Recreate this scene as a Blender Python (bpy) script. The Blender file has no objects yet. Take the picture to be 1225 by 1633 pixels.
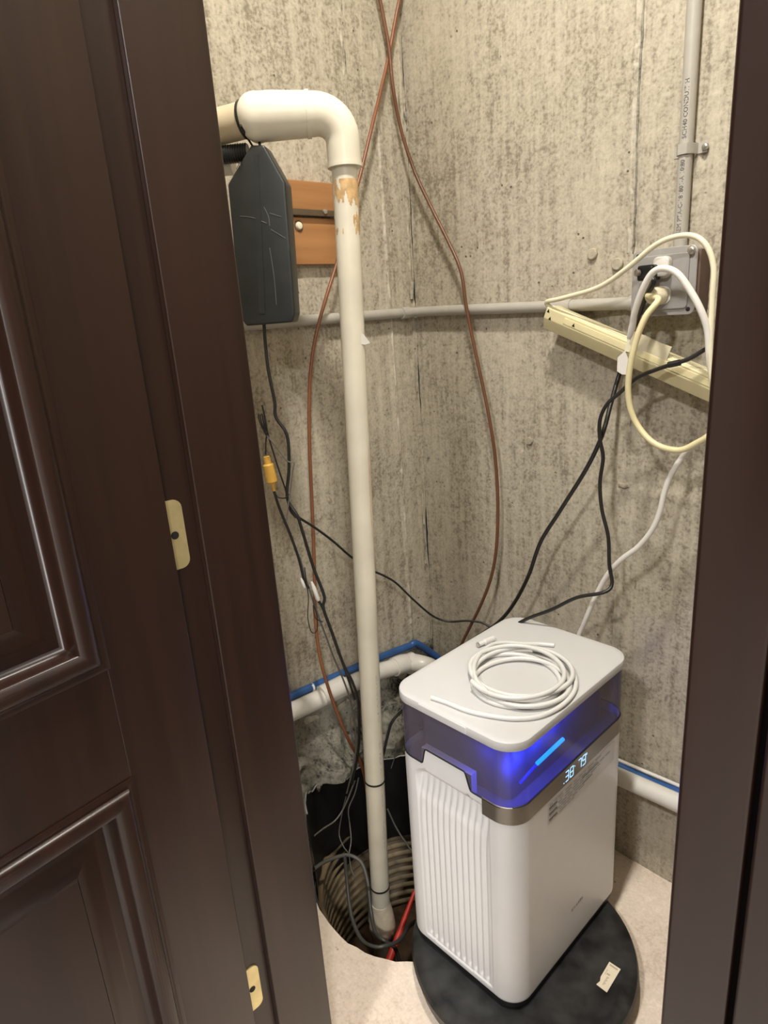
import bpy, bmesh, math, random
import numpy as np
from mathutils import Vector, Matrix, noise

random.seed(4)
SC = bpy.context.scene
COL = SC.collection

# ------------------------------------------------------------------ camera
IMG_W, IMG_H, FOC, CAM_H = 1225.0, 1633.0, 1040.0, 1.2
PCX, PCY = IMG_W / 2, IMG_H / 2
_d = np.array([855 - PCX, 4223 - PCY, FOC]); _d /= np.linalg.norm(_d)
_F = np.array([0, 0, 1.0]) - _d * _d[2]; _F /= np.linalg.norm(_F)
_Rt = np.cross(_d, _F)
_A = math.radians(-49)
_u = np.array([math.cos(_A), math.sin(_A)]); _n = np.array([-_u[1], _u[0]])
RM = np.array([[_u[0], _u[1], 0], [_n[0], _n[1], 0], [0, 0, 1]]) @ np.array([_Rt, _F, -_d])
CAM = np.array([1.135, -1.13, CAM_H])

def ray(px, py):
    return RM @ np.array([(px - PCX) / FOC, (py - PCY) / FOC, 1.0])
def atx(px, py, x):          # point on the plane x = const
    r = ray(px, py); return Vector(CAM + r * (x - CAM[0]) / r[0])
def aty(px, py, y):
    r = ray(px, py); return Vector(CAM + r * (y - CAM[1]) / r[1])
def atz(px, py, z):
    r = ray(px, py); return Vector(CAM + r * (z - CAM[2]) / r[2])
def atd(px, py, d):          # horizontal distance d from the viewpoint
    r = ray(px, py); return Vector(CAM + r * d / math.hypot(r[0], r[1]))

cam_data = bpy.data.cameras.new('camera')
cam = bpy.data.objects.new('camera', cam_data); COL.objects.link(cam)
cam_data.sensor_fit = 'VERTICAL'; cam_data.sensor_height = 36.0
cam_data.lens = 36.0 * FOC / IMG_H
cam_data.clip_start = 0.02
m = Matrix.Identity(4)
for i in range(3):
    m[i][0] = RM[i][0]; m[i][1] = -RM[i][1]; m[i][2] = -RM[i][2]; m[i][3] = CAM[i]
cam.matrix_world = m
SC.camera = cam

# ------------------------------------------------------------------ world, lights, exposure
SC.view_settings.view_transform = 'Standard'
SC.view_settings.look = 'None'
SC.view_settings.gamma = 1.0
SC.view_settings.exposure = 0.27
SC.view_settings.use_curve_mapping = False
SC.cycles.use_denoising = True
SC.cycles.max_bounces = 8
SC.cycles.transparent_max_bounces = 16
SC.cycles.sample_clamp_indirect = 4.0
world = bpy.data.worlds.new('world'); SC.world = world
world.use_nodes = True
world.node_tree.nodes['Background'].inputs[0].default_value = (0.9, 0.85, 0.78, 1)
world.node_tree.nodes['Background'].inputs[1].default_value = 0.02

def area_light(name, loc, size, power, color, target=None):
    l = bpy.data.lights.new(name, 'AREA'); l.shape = 'DISK'; l.size = size; l.energy = power; l.color = color
    o = bpy.data.objects.new(name, l); COL.objects.link(o); o.location = loc
    if target is not None:
        o.rotation_euler = (Vector(target) - Vector(loc)).to_track_quat('-Z', 'Y').to_euler()
    return o
area_light('closet_lamp_light', (0.72, -0.68, 2.395), 0.11, 20.0, (1.0, 0.955, 0.86))
area_light('ceiling_lamp_light_near', (1.00, -2.05, 2.395), 0.20, 34.0, (1.0, 0.98, 0.96))
area_light('added_fill_light_far', (2.7, -2.3, 2.395), 0.30, 64.0, (1.0, 0.98, 0.95))  # unseen lamp added as soft fill from the room

# ------------------------------------------------------------------ materials
def new_mat(name):
    mt = bpy.data.materials.new(name); mt.use_nodes = True
    nt = mt.node_tree; b = nt.nodes['Principled BSDF']
    return mt, nt, b
def plain(name, col, rough=0.5, metal=0.0, var=0.12, scale=40.0, coat=0.0, bump=0.0, spec=0.5):
    mt, nt, b = new_mat(name)
    N = nt.nodes; L = nt.links
    tc = N.new('ShaderNodeTexCoord'); nz = N.new('ShaderNodeTexNoise')
    nz.inputs['Scale'].default_value = scale; nz.inputs['Detail'].default_value = 5
    L.new(tc.outputs['Object'], nz.inputs['Vector'])
    rp = N.new('ShaderNodeValToRGB')
    rp.color_ramp.elements[0].position = 0.3; rp.color_ramp.elements[1].position = 0.7
    rp.color_ramp.elements[0].color = tuple(c * (1 - var) for c in col) + (1,)
    rp.color_ramp.elements[1].color = tuple(min(1, c * (1 + var * 0.6)) for c in col) + (1,)
    L.new(nz.outputs['Fac'], rp.inputs['Fac']); L.new(rp.outputs['Color'], b.inputs['Base Color'])
    b.inputs['Roughness'].default_value = rough; b.inputs['Metallic'].default_value = metal
    b.inputs['Coat Weight'].default_value = coat; b.inputs['Coat Roughness'].default_value = 0.15
    b.inputs['Specular IOR Level'].default_value = spec
    if bump:
        bp = N.new('ShaderNodeBump'); bp.inputs['Strength'].default_value = bump; bp.inputs['Distance'].default_value = 0.002
        L.new(nz.outputs['Fac'], bp.inputs['Height']); L.new(bp.outputs['Normal'], b.inputs['Normal'])
    return mt
def ramp(N, stops):
    r = N.new('ShaderNodeValToRGB'); cr = r.color_ramp
    while len(cr.elements) < len(stops): cr.elements.new(0.5)
    for e, (p, c) in zip(cr.elements, stops):
        e.position = p; e.color = tuple(c) + (1,)
    return r
def concrete(name, light, dark, streak=1.0):
    mt, nt, b = new_mat(name); N = nt.nodes; L = nt.links
    tc = N.new('ShaderNodeTexCoord')
    def nz(scale, vec=None, detail=8, rough=0.6):
        n = N.new('ShaderNodeTexNoise'); n.inputs['Scale'].default_value = scale
        n.inputs['Detail'].default_value = detail; n.inputs['Roughness'].default_value = rough
        if vec is None: L.new(tc.outputs['Object'], n.inputs['Vector'])
        else:
            mp = N.new('ShaderNodeMapping'); mp.inputs['Scale'].default_value = vec
            L.new(tc.outputs['Object'], mp.inputs['Vector']); L.new(mp.outputs['Vector'], n.inputs['Vector'])
        return n
    n1 = nz(5.0); n2 = nz(55.0, None, 6, 0.7); n3 = nz(9.0, (6.5, 6.5, 0.35), 6, 0.65); n4 = nz(170.0, None, 3, 0.6)
    def mixf(a, bb, f, op='MIX'):
        mx = N.new('ShaderNodeMix'); mx.data_type = 'FLOAT'; mx.inputs[0].default_value = f
        L.new(a, mx.inputs[2]); L.new(bb, mx.inputs[3]); return mx.outputs[0]
    f = mixf(n1.outputs['Fac'], n3.outputs['Fac'], 0.58 * streak)
    f = mixf(f, n2.outputs['Fac'], 0.40)
    f = mixf(f, n4.outputs['Fac'], 0.26)
    rp = ramp(N, [(0.37, [c * 0.80 for c in dark]), (0.435, dark), (0.485, [0.62 * a + 0.38 * c for a, c in zip(light, dark)]), (0.545, light), (0.64, [min(1, c * 1.18) for c in light])])
    L.new(f, rp.inputs['Fac'])
    # small dark pits
    vo = N.new('ShaderNodeTexVoronoi'); vo.inputs['Scale'].default_value = 42.0
    L.new(tc.outputs['Object'], vo.inputs['Vector'])
    pit = N.new('ShaderNodeMath'); pit.operation = 'MULTIPLY'
    r1 = ramp(N, [(0.05, (1, 1, 1)), (0.12, (0, 0, 0))]); L.new(vo.outputs['Distance'], r1.inputs['Fac'])
    n5 = nz(11.0, None, 2, 0.5); r2 = ramp(N, [(0.52, (0, 0, 0)), (0.6, (1, 1, 1))]); L.new(n5.outputs['Fac'], r2.inputs['Fac'])
    L.new(r1.outputs['Color'], pit.inputs[0]); L.new(r2.outputs['Color'], pit.inputs[1])
    mc = N.new('ShaderNodeMix'); mc.data_type = 'RGBA'
    L.new(pit.outputs[0], mc.inputs[0]); L.new(rp.outputs['Color'], mc.inputs[6])
    mc.inputs[7].default_value = tuple(c * 0.55 for c in dark) + (1,)
    L.new(mc.outputs[2], b.inputs['Base Color'])
    b.inputs['Roughness'].default_value = 0.88; b.inputs['Specular IOR Level'].default_value = 0.25
    bp = N.new('ShaderNodeBump'); bp.inputs['Strength'].default_value = 0.55; bp.inputs['Distance'].default_value = 0.003
    L.new(f, bp.inputs['Height'])
    bp2 = N.new('ShaderNodeBump'); bp2.inputs['Strength'].default_value = 0.8; bp2.inputs['Distance'].default_value = 0.002; bp2.invert = True
    L.new(pit.outputs[0], bp2.inputs['Height']); L.new(bp.outputs['Normal'], bp2.inputs['Normal'])
    L.new(bp2.outputs['Normal'], b.inputs['Normal'])
    return mt
def wood(name, c0, c1, rough=0.35, coat=0.4, scale=(60, 60, 2.0)):
    mt, nt, b = new_mat(name); N = nt.nodes; L = nt.links
    tc = N.new('ShaderNodeTexCoord'); mp = N.new('ShaderNodeMapping'); mp.inputs['Scale'].default_value = scale
    nz = N.new('ShaderNodeTexNoise'); nz.inputs['Scale'].default_value = 1.0; nz.inputs['Detail'].default_value = 6
    L.new(tc.outputs['Object'], mp.inputs['Vector']); L.new(mp.outputs['Vector'], nz.inputs['Vector'])
    rp = ramp(N, [(0.3, c0), (0.7, c1)]); L.new(nz.outputs['Fac'], rp.inputs['Fac'])
    L.new(rp.outputs['Color'], b.inputs['Base Color'])
    b.inputs['Roughness'].default_value = rough; b.inputs['Coat Weight'].default_value = coat; b.inputs['Coat Roughness'].default_value = 0.25
    b.inputs['Specular IOR Level'].default_value = 0.38
    bp = N.new('ShaderNodeBump'); bp.inputs['Strength'].default_value = 0.12; bp.inputs['Distance'].default_value = 0.001
    L.new(nz.outputs['Fac'], bp.inputs['Height']); L.new(bp.outputs['Normal'], b.inputs['Normal'])
    return mt
def emit(name, col, strength):
    mt, nt, b = new_mat(name)
    b.inputs['Base Color'].default_value = tuple(c * 0.2 for c in col) + (1,)
    b.inputs['Emission Color'].default_value = tuple(col) + (1,); b.inputs['Emission Strength'].default_value = strength
    return mt

M = {}
M['concrete'] = concrete('aged_concrete', (0.475, 0.425, 0.335), (0.25, 0.215, 0.16))
M['plug'] = concrete('plug_concrete', (0.42, 0.375, 0.29), (0.25, 0.22, 0.165), 0.3)
M['rubble'] = concrete('dirty_rubble', (0.28, 0.265, 0.215), (0.04, 0.04, 0.035), 0.1)
M['floor'] = concrete('floor_concrete', (0.80, 0.68, 0.56), (0.66, 0.54, 0.43), 0.1)
M['ceiling'] = plain('ceiling_paint', (0.75, 0.72, 0.66), 0.9)
M['paint'] = plain('wall_paint', (0.76, 0.74, 0.71), 0.85)
M['dark_reflector'] = wood('unseen_dark_reflector', (0.030, 0.014, 0.009), (0.05, 0.024, 0.016), 0.5, 0.1)  # unseen rear wall made dark so the glossy right jamb reflects dark
M['room_floor'] = plain('room_carpet', (0.55, 0.52, 0.48), 0.95, scale=150)
M['mahogany'] = wood('mahogany', (0.0150, 0.0058, 0.0036), (0.0245, 0.0096, 0.0058), 0.34, 0.22)
M['gap'] = plain('dark_groove', (0.006, 0.003, 0.003), 0.7)
M['brass'] = plain('brass', (0.80, 0.68, 0.36), 0.32, 0.75, var=0.15)
M['pvc'] = plain('aged_white_pvc', (0.70, 0.65, 0.53), 0.35, var=0.10, scale=14)
M['pvc_white'] = plain('white_pvc', (0.72, 0.69, 0.63), 0.32, var=0.08, scale=20)
M['pvc_stub'] = plain('yellowed_pvc', (0.62, 0.52, 0.36), 0.4, var=0.12, scale=20)
M['glue'] = plain('brown_glue', (0.55, 0.36, 0.17), 0.4, var=0.35, scale=80)
M['pvc_grey'] = plain('grey_conduit', (0.395, 0.37, 0.325), 0.42, var=0.06)
M['box_grey'] = plain('grey_box', (0.36, 0.345, 0.33), 0.38, metal=0.25, var=0.08)
M['steel'] = plain('steel', (0.55, 0.52, 0.48), 0.3, metal=0.9)
M['black_plastic'] = plain('black_plastic', (0.0175, 0.0195, 0.019), 0.36, var=0.25, scale=25)
M['black_cable'] = plain('black_cable', (0.014, 0.013, 0.012), 0.38)
M['grey_cable'] = plain('grey_cable', (0.12, 0.115, 0.10), 0.45)
M['dark_hose'] = plain('dark_hose', (0.055, 0.052, 0.046), 0.4)
M['lid_black'] = plain('scuffed_black_plastic', (0.022, 0.022, 0.021), 0.42, var=0.9, scale=26, bump=0.35)
M['basin'] = plain('dirty_basin_plastic', (0.215, 0.16, 0.092), 0.6, var=0.5, scale=18, bump=0.3)
M['basin_black'] = plain('black_liner', (0.010, 0.010, 0.010), 0.45, var=0.5, scale=14, bump=0.4)
M['mud'] = plain('basin_mud', (0.065, 0.036, 0.017), 0.5, var=0.5, scale=30, bump=0.5)
M['brown_cable'] = plain('reddish_brown_cable', (0.205, 0.075, 0.032), 0.4, var=0.22, scale=9)
M['brown_cable_dark'] = plain('dark_brown_cable', (0.135, 0.054, 0.025), 0.42, var=0.2, scale=9)
M['cream'] = plain('cream_plastic', (0.72, 0.64, 0.38), 0.38, var=0.06)
M['cream_metal'] = plain('cream_metal', (0.66, 0.585, 0.35), 0.36, var=0.06)
M['cream_light'] = plain('light_cream_plastic', (0.76, 0.70, 0.52), 0.36, var=0.05)
M['white_cord'] = plain('white_cord', (0.74, 0.71, 0.66), 0.38, var=0.04)
M['board'] = wood('orange_board', (0.30, 0.135, 0.048), (0.44, 0.215, 0.085), 0.5, 0.1, (3, 3, 40))
M['orange'] = plain('yellow_connector', (0.75, 0.43, 0.08), 0.4, var=0.1)
M['tape'] = plain('masking_tape', (0.66, 0.60, 0.42), 0.55, var=0.12, scale=60)
M['blue'] = plain('blue_pipe', (0.030, 0.095, 0.27), 0.35, var=0.15)
M['red'] = plain('red_plastic', (0.62, 0.045, 0.03), 0.4, var=0.12)
M['white_body'] = plain('white_abs', (0.73, 0.725, 0.72), 0.33, var=0.015)
M['white_lid'] = plain('white_lid_plastic', (0.575, 0.568, 0.56), 0.48, var=0.015)
M['band'] = plain('silver_band', (0.27, 0.245, 0.215), 0.34, metal=0.85, var=0.05)
M['print_grey'] = plain('grey_print', (0.40, 0.385, 0.375), 0.5)
M['print_dark'] = plain('dark_print', (0.16, 0.155, 0.15), 0.5)
M['label'] = plain('clear_label', (0.62, 0.60, 0.585), 0.35, var=0.02)
M['paper'] = plain('cream_paper', (0.80, 0.70, 0.52), 0.7, var=0.06)
M['tube_white'] = plain('white_tubing', (0.70, 0.69, 0.665), 0.28, var=0.03)
M['inner'] = plain('grey_inner', (0.22, 0.20, 0.235), 0.45, var=0.1)
M['led'] = emit('blue_led', (0.0, 0.30, 1.0), 3.2)
M['digit'] = emit('display_blue', (0.36, 0.66, 1.0), 1.25)
M['black_rubber'] = plain('black_base', (0.008, 0.008, 0.008), 0.5)
M['pencil'] = plain('pencil', (0.12, 0.11, 0.1), 0.7)
M['scratch'] = plain('grey_scratch', (0.085, 0.09, 0.088), 0.5)

mt, nt, b = new_mat('smoked_tank'); N = nt.nodes; L = nt.links
tr = N.new('ShaderNodeBsdfTransparent'); tr.inputs[0].default_value = (0.66, 0.62, 0.74, 1)
b.inputs['Base Color'].default_value = (0.155, 0.135, 0.165, 1); b.inputs['Roughness'].default_value = 0.12
ms = N.new('ShaderNodeMixShader'); ms.inputs[0].default_value = 0.46
L.new(tr.outputs[0], ms.inputs[1]); L.new(b.outputs[0], ms.inputs[2])
L.new(ms.outputs[0], nt.nodes['Material Output'].inputs[0])
M['tank'] = mt

# ------------------------------------------------------------------ mesh helpers
def link_mesh(name, verts, faces, mat, parent=None, smooth=True, angle=40):
    me = bpy.data.meshes.new(name)
    me.from_pydata([tuple(v) for v in verts], [], faces); me.validate(); me.update()
    mats = mat if isinstance(mat, (list, tuple)) else [mat]
    for q in mats: me.materials.append(q)
    o = bpy.data.objects.new(name, me); COL.objects.link(o)
    if smooth:
        me.shade_smooth()
        try: me.set_sharp_from_angle(angle=math.radians(angle))
        except Exception: pass
    if parent is not None:
        o.parent = parent; o.matrix_parent_inverse = parent.matrix_basis.inverted()
    return o
def from_bm(name, bm, mat, parent=None, smooth=True, angle=40):
    bmesh.ops.recalc_face_normals(bm, faces=bm.faces[:])
    bm.verts.index_update()
    vs = [v.co.copy() for v in bm.verts]; fs = [[v.index for v in f.verts] for f in bm.faces]
    bm.free()
    return link_mesh(name, vs, fs, mat, parent, smooth, angle)
class MB:
    def __init__(s): s.v = []; s.f = []
    def add(s, v, f):
        n = len(s.v); s.v += [Vector(p) for p in v]; s.f += [[i + n for i in q] for q in f]; return s
    def build(s, name, mat, parent=None, smooth=True, angle=40): return link_mesh(name, s.v, s.f, mat, parent, smooth, angle)
def tag(o, label=None, cat=None, group=None, kind=None):
    if label: o['label'] = label
    if cat: o['category'] = cat
    if group: o['group'] = group
    if kind: o['kind'] = kind
    return o
def empty(name, loc, rz=0.0):
    o = bpy.data.objects.new(name, None); COL.objects.link(o); o.empty_display_size = 0.03
    o.matrix_basis = Matrix.Translation(Vector(loc)) @ Matrix.Rotation(rz, 4, 'Z')
    return o
def spline(pts, sub=10):
    P = [Vector(p) for p in pts]
    if len(P) < 3: return P
    Q = [P[0] * 2 - P[1]] + P + [P[-1] * 2 - P[-2]]
    out = []
    for i in range(1, len(Q) - 2):
        p0, p1, p2, p3 = Q[i - 1:i + 3]
        for k in range(sub):
            t = k / sub
            # centripetal-ish via plain Catmull-Rom
            out.append(0.5 * ((2 * p1) + (p2 - p0) * t + (2 * p0 - 5 * p1 + 4 * p2 - p3) * t * t + (3 * p1 - p0 - 3 * p2 + p3) * t ** 3))
    out.append(P[-1]); return out
def tube_geo(path, rad, segs=10, caps=True):
    P = [Vector(p) for p in path]; n = len(P)
    R = rad if isinstance(rad, (list, tuple)) else [rad] * n
    T = []
    for i in range(n):
        t = P[min(i + 1, n - 1)] - P[max(i - 1, 0)]
        T.append(t.normalized() if t.length > 1e-9 else (T[-1] if T else Vector((0, 0, 1))))
    up = Vector((0, 0, 1)) if abs(T[0].z) < 0.9 else Vector((1, 0, 0))
    N_ = (up - T[0] * up.dot(T[0])).normalized()
    v = []; f = []
    for i in range(n):
        if i:
            N_ = N_ - T[i] * N_.dot(T[i])
            N_.normalize()
        B = T[i].cross(N_)
        for k in range(segs):
            a = 2 * math.pi * k / segs
            v.append(P[i] + (N_ * math.cos(a) + B * math.sin(a)) * R[i])
    for i in range(n - 1):
        for k in range(segs):
            a = i * segs + k; b2 = i * segs + (k + 1) % segs
            f.append([a, b2, b2 + segs, a + segs])
    if caps:
        f.append(list(range(segs))[::-1]); f.append([(n - 1) * segs + k for k in range(segs)])
    return v, f
def cable(name, pts, rad, mat, parent=None, sub=8, segs=10):
    v, f = tube_geo(spline(pts, sub), rad, segs); return link_mesh(name, v, f, mat, parent, True, 60)
def box_geo(c, s, rot=None, bev=0.0):
    bm = bmesh.new(); bmesh.ops.create_cube(bm, size=1.0)
    bmesh.ops.scale(bm, vec=Vector(s), verts=bm.verts)
    if bev:
        bmesh.ops.bevel(bm, geom=bm.edges[:], offset=bev, segments=3, profile=0.6, affect='EDGES')
    if rot is not None: bmesh.ops.transform(bm, matrix=rot.to_4x4(), verts=bm.verts)
    bmesh.ops.translate(bm, vec=Vector(c), verts=bm.verts)
    bm.verts.index_update()
    r = [v.co.copy() for v in bm.verts], [[q.index for q in f.verts] for f in bm.faces]
    bm.free(); return r
def lohi(lo, hi, bev=0.0):
    lo = Vector(lo); hi = Vector(hi); return box_geo((lo + hi) / 2, hi - lo, None, bev)
def prism_geo(outline, off):           # closed outline of 3-D points extruded by vector off
    n = len(outline); o = [Vector(p) for p in outline]; off = Vector(off)
    return o + [p + off for p in o], [list(range(n))[::-1], [n + i for i in range(n)]] + [[i, (i + 1) % n, n + (i + 1) % n, n + i] for i in range(n)]
def prism_bev(name, outline, off, mat, bev, parent=None, segs=3):
    bm = bmesh.new(); v, f = prism_geo(outline, off)
    vs = [bm.verts.new(p) for p in v]
    for q in f: bm.faces.new([vs[i] for i in q])
    bmesh.ops.recalc_face_normals(bm, faces=bm.faces[:])
    if bev: bmesh.ops.bevel(bm, geom=bm.edges[:], offset=bev, segments=segs, profile=0.6, affect='EDGES')
    return from_bm(name, bm, mat, parent)
def frame_of(axis):
    a = Vector(axis).normalized(); up = Vector((0, 0, 1)) if abs(a.z) < 0.9 else Vector((1, 0, 0))
    x = up.cross(a).normalized(); y = a.cross(x); return Matrix((x, y, a)).transposed()
def lathe_geo(prof, c=(0, 0, 0), axis=(0, 0, 1), segs=32):     # prof: (radius, height)
    F = frame_of(axis); c = Vector(c); v = []; f = []; n = len(prof)
    for r, h in prof:
        for k in range(segs):
            a = 2 * math.pi * k / segs
            v.append(c + F @ Vector((r * math.cos(a), r * math.sin(a), h)))
    for i in range(n - 1):
        for k in range(segs):
            a = i * segs + k; b2 = i * segs + (k + 1) % segs
            f.append([a, b2, b2 + segs, a + segs])
    f.append(list(range(segs))[::-1]); f.append([(n - 1) * segs + k for k in range(segs)])
    return v, f
def rrect(w, h, r, n=6):               # centred rounded rectangle, counter-clockwise
    out = []
    for cx, cy, a0 in ((w / 2 - r, h / 2 - r, 0), (-w / 2 + r, h / 2 - r, 90), (-w / 2 + r, -h / 2 + r, 180), (w / 2 - r, -h / 2 + r, 270)):
        for k in range(n + 1):
            a = math.radians(a0 + 90 * k / n); out.append((cx + r * math.cos(a), cy + r * math.sin(a)))
    return out
def screw_geo(c, axis, r=0.004, h=0.0025):
    return lathe_geo([(r, 0), (r, h * 0.4), (r * 0.8, h * 0.85), (r * 0.45, h), (0.0004, h)], c, axis, 14)
def text_mesh(name, s, size, loc, xdir, ydir, mat, parent, off=0.0002, extr=0.0001, align='LEFT'):
    cu = bpy.data.curves.new(name, 'FONT'); cu.body = s; cu.size = size; cu.extrude = extr; cu.align_x = align; cu.resolution_u = 2
    ob = bpy.data.objects.new(name, cu); COL.objects.link(ob)
    dg = bpy.context.evaluated_depsgraph_get(); me = bpy.data.meshes.new_from_object(ob.evaluated_get(dg))
    bpy.data.objects.remove(ob)
    x = Vector(xdir).normalized(); y = Vector(ydir).normalized(); z = x.cross(y)
    mm = Matrix((x, y, z)).transposed().to_4x4(); mm.translation = Vector(loc) + z * off
    me.transform(mm); me.materials.clear(); me.materials.append(mat)
    o = bpy.data.objects.new(name, me); COL.objects.link(o)
    if parent is not None:
        o.parent = parent; o.matrix_parent_inverse = parent.matrix_basis.inverted()
    return o
def sstep(a, b2, x):
    t = max(0.0, min(1.0, (x - a) / (b2 - a))); return t * t * (3 - 2 * t)

# ------------------------------------------------------------------ setting: the closet shell
CEIL = 2.42
def wall_grid(name, plane, u0, u1, z0, z1, du, dz, disp):
    nu = int((u1 - u0) / du) + 1; nz = int((z1 - z0) / dz) + 1
    v = []; f = []
    for j in range(nz):
        z = z0 + (z1 - z0) * j / (nz - 1)
        for i in range(nu):
            u = u0 + (u1 - u0) * i / (nu - 1)
            d = disp(u, z)
            v.append((d, u, z) if plane == 'x' else (u, -d, z))
    for j in range(nz - 1):
        for i in range(nu - 1):
            a = j * nu + i
            q = [a, a + 1, a + nu + 1, a + nu]
            f.append(q if plane == 'y' else q)
    bm = bmesh.new(); vs = [bm.verts.new(p) for p in v]
    for q in f: bm.faces.new([vs[k] for k in q])
    o = from_bm(name, bm, M['concrete'], None, True, 180)
    return tag(o, kind='structure')
def rough(u, z, k):
    return 0.0022 * noise.noise(Vector((u * 6, z * 3, k))) + 0.0010 * noise.noise(Vector((u * 30, z * 18, k))) \
        + 0.0007 * noise.noise(Vector((u * 90, z * 70, k)))
def ridge(u, u0, w, h): return h * math.exp(-((u - u0) / w) ** 2)
def pit(u, z, u0, z0, ru, rz, dep):
    return -dep * math.exp(-((u - u0) / ru) ** 2 - ((z - z0) / rz) ** 2)
def disp_left(y, z):
    d = rough(y, z, 3.1)
    zz = z * 9
    d += ridge(y, -0.080 + 0.004 * math.sin(zz * 0.5), 0.0045, 0.0035 * (0.7 + 0.5 * noise.noise(Vector((0, 0, z * 8)))))
    d += ridge(y, -0.165, 0.003, 0.0022) * sstep(1.52, 1.6, z)
    # ragged edge of the old form joint near the corner
    e = -0.012 + 0.005 * noise.noise(Vector((7.0, z * 22, 0))) + 0.003 * noise.noise(Vector((3.0, z * 70, 0)))
    if y > e: d -= 0.0045 * max(0.0, min(1.0, 3.0 * noise.noise(Vector((5.0, z * 5.5, 1.0))) + 0.15))
    d += pit(y, z, -0.010, 1.62, 0.006, 0.022, 0.009) + pit(y, z, -0.006, 1.235, 0.007, 0.016, 0.009) + pit(y, z, -0.022, 1.09, 0.006, 0.006, 0.006)
    return d
def disp_back(x, z):
    d = rough(x, z, 9.7)
    c = 0.533 + 0.002 * math.sin(z * 20)
    d += ridge(x, c - 0.006, 0.004, 0.003) * sstep(0.6, 0.8, z) - ridge(x, c + 0.003, 0.0022, 0.004)
    n = noise.noise(Vector((2.0, z * 30, 0)))
    if n > 0.15: d -= ridge(x, 0.004, 0.006, 0.006 * n)
    d += pit(x, z, 0.545, 0.86, 0.012, 0.010, 0.006) + pit(x, z, 0.50, 0.845, 0.012, 0.006, 0.004) + pit(x, z, 0.30, 0.905, 0.006, 0.006, 0.005)
    d += ridge(z, 0.845, 0.006, 0.0035) * sstep(0.50, 0.53, x)
    d += pit(x, z, 0.645, 1.40, 0.004, 0.018, 0.005) + pit(x, z, 0.58, 1.455, 0.02, 0.004, 0.004)
    d += pit(x, z, 0.50, 1.28, 0.008, 0.006, 0.005) + pit(x, z, 0.535, 1.285, 0.012, 0.008, 0.006)
    return d
wall_left = wall_grid('wall_left', 'x', -0.90, 0.0, -0.02, CEIL, 0.0048, 0.0085, disp_left)
wall_back = wall_grid('wall_back', 'y', 0.0, 1.10, -0.02, CEIL, 0.0048, 0.0085, disp_back)
# round form-tie plugs cast into the back wall
for px, py, r in ((945, 405, 0.0098), (985, 421, 0.0105), (845, 703, 0.008)):
    c = aty(px, py, -0.0015)
    v, f = lathe_geo([(r, -0.004), (r, 0.0025), (r * 0.85, 0.0042), (0.0005, 0.0045)], c, (0, -1, 0), 18)
    link_mesh('form_tie_plug', v, f, M['plug'], wall_back)
def seam(name, parent, fn, z0, z1, w, h, mat, gap=0.0, seed=0.0):
    v = []; f = []; n = int((z1 - z0) / 0.006); k = 7; rows_ = []
    for j in range(n + 1):
        z = z0 + (z1 - z0) * j / n
        a = 0.55 + 0.9 * noise.noise(Vector((seed, z * 26, 1))) + 0.5 * noise.noise(Vector((seed, z * 90, 4)))
        a = max(0.06, min(1.25, a)); on_ = noise.noise(Vector((seed + 5, z * 9, 2))) > gap
        rows_.append(on_)
        for i in range(k):
            t = i / (k - 1) * 2 - 1
            v.append(fn(t * w * (0.6 + 0.5 * a) + 0.0015 * noise.noise(Vector((seed + 9, z * 40, 0))), z, h * a * (1 - t * t) - 0.0012))
    for j in range(n):
        if rows_[j] and rows_[j + 1]:
            for i in range(k - 1): f.append([j * k + i, j * k + i + 1, j * k + k + i + 1, j * k + k + i])
    return link_mesh(name, v, f, mat, parent, True, 60)
SEAM = concrete('seam_cement', (0.53, 0.485, 0.40), (0.33, 0.295, 0.235), 0.2)
seam('form_seam', wall_left, lambda u, z, d: (disp_left(-0.080, z) * 0 + d + 0.0012, -0.080 + 0.003 * math.sin(z * 3) + u, z), 0.42, 1.62, 0.0048, 0.0040, SEAM, -0.95, 1.0)
seam('form_seam', wall_left, lambda u, z, d: (d + 0.001, -0.166 - 0.010 * (1.8 - z) + u, z), 1.54, CEIL, 0.0034, 0.0036, SEAM, -0.6, 2.0)
seam('form_seam', wall_back, lambda u, z, d: (0.527 + 0.001 * math.sin(z * 20) + u, -d - 0.001, z), 1.27, CEIL, 0.0050, 0.0050, SEAM, -0.95, 3.0)
seam('form_seam', wall_back, lambda u, z, d: (0.527 + 0.001 * math.sin(z * 20) + u, -d - 0.001, z), 0.30, 0.86, 0.0038, 0.0035, M['plug'], -0.1, 4.0)
seam('corner_spall', wall_left, lambda u, z, d: (d + 0.0015, -0.012 + u, z), 1.22, CEIL, 0.0055, 0.0075, M['plug'], -0.02, 5.0)
seam('corner_spall', wall_left, lambda u, z, d: (d + 0.001, -0.010 + u, z), 0.35, 1.20, 0.0035, 0.0040, M['plug'], 0.05, 6.0)
seam('form_groove', wall_back, lambda u, z, d: (0.5345 + 0.001 * math.sin(z * 20) + u, -d - 0.0012, z), 1.27, CEIL, 0.0019, 0.0022, M['rubble'], -0.55, 7.0)
seam('form_groove', wall_left, lambda u, z, d: (d + 0.0012, -0.160 - 0.010 * (1.8 - z) + u, z), 1.60, CEIL, 0.0015, 0.0020, M['rubble'], -0.3, 8.0)
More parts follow.
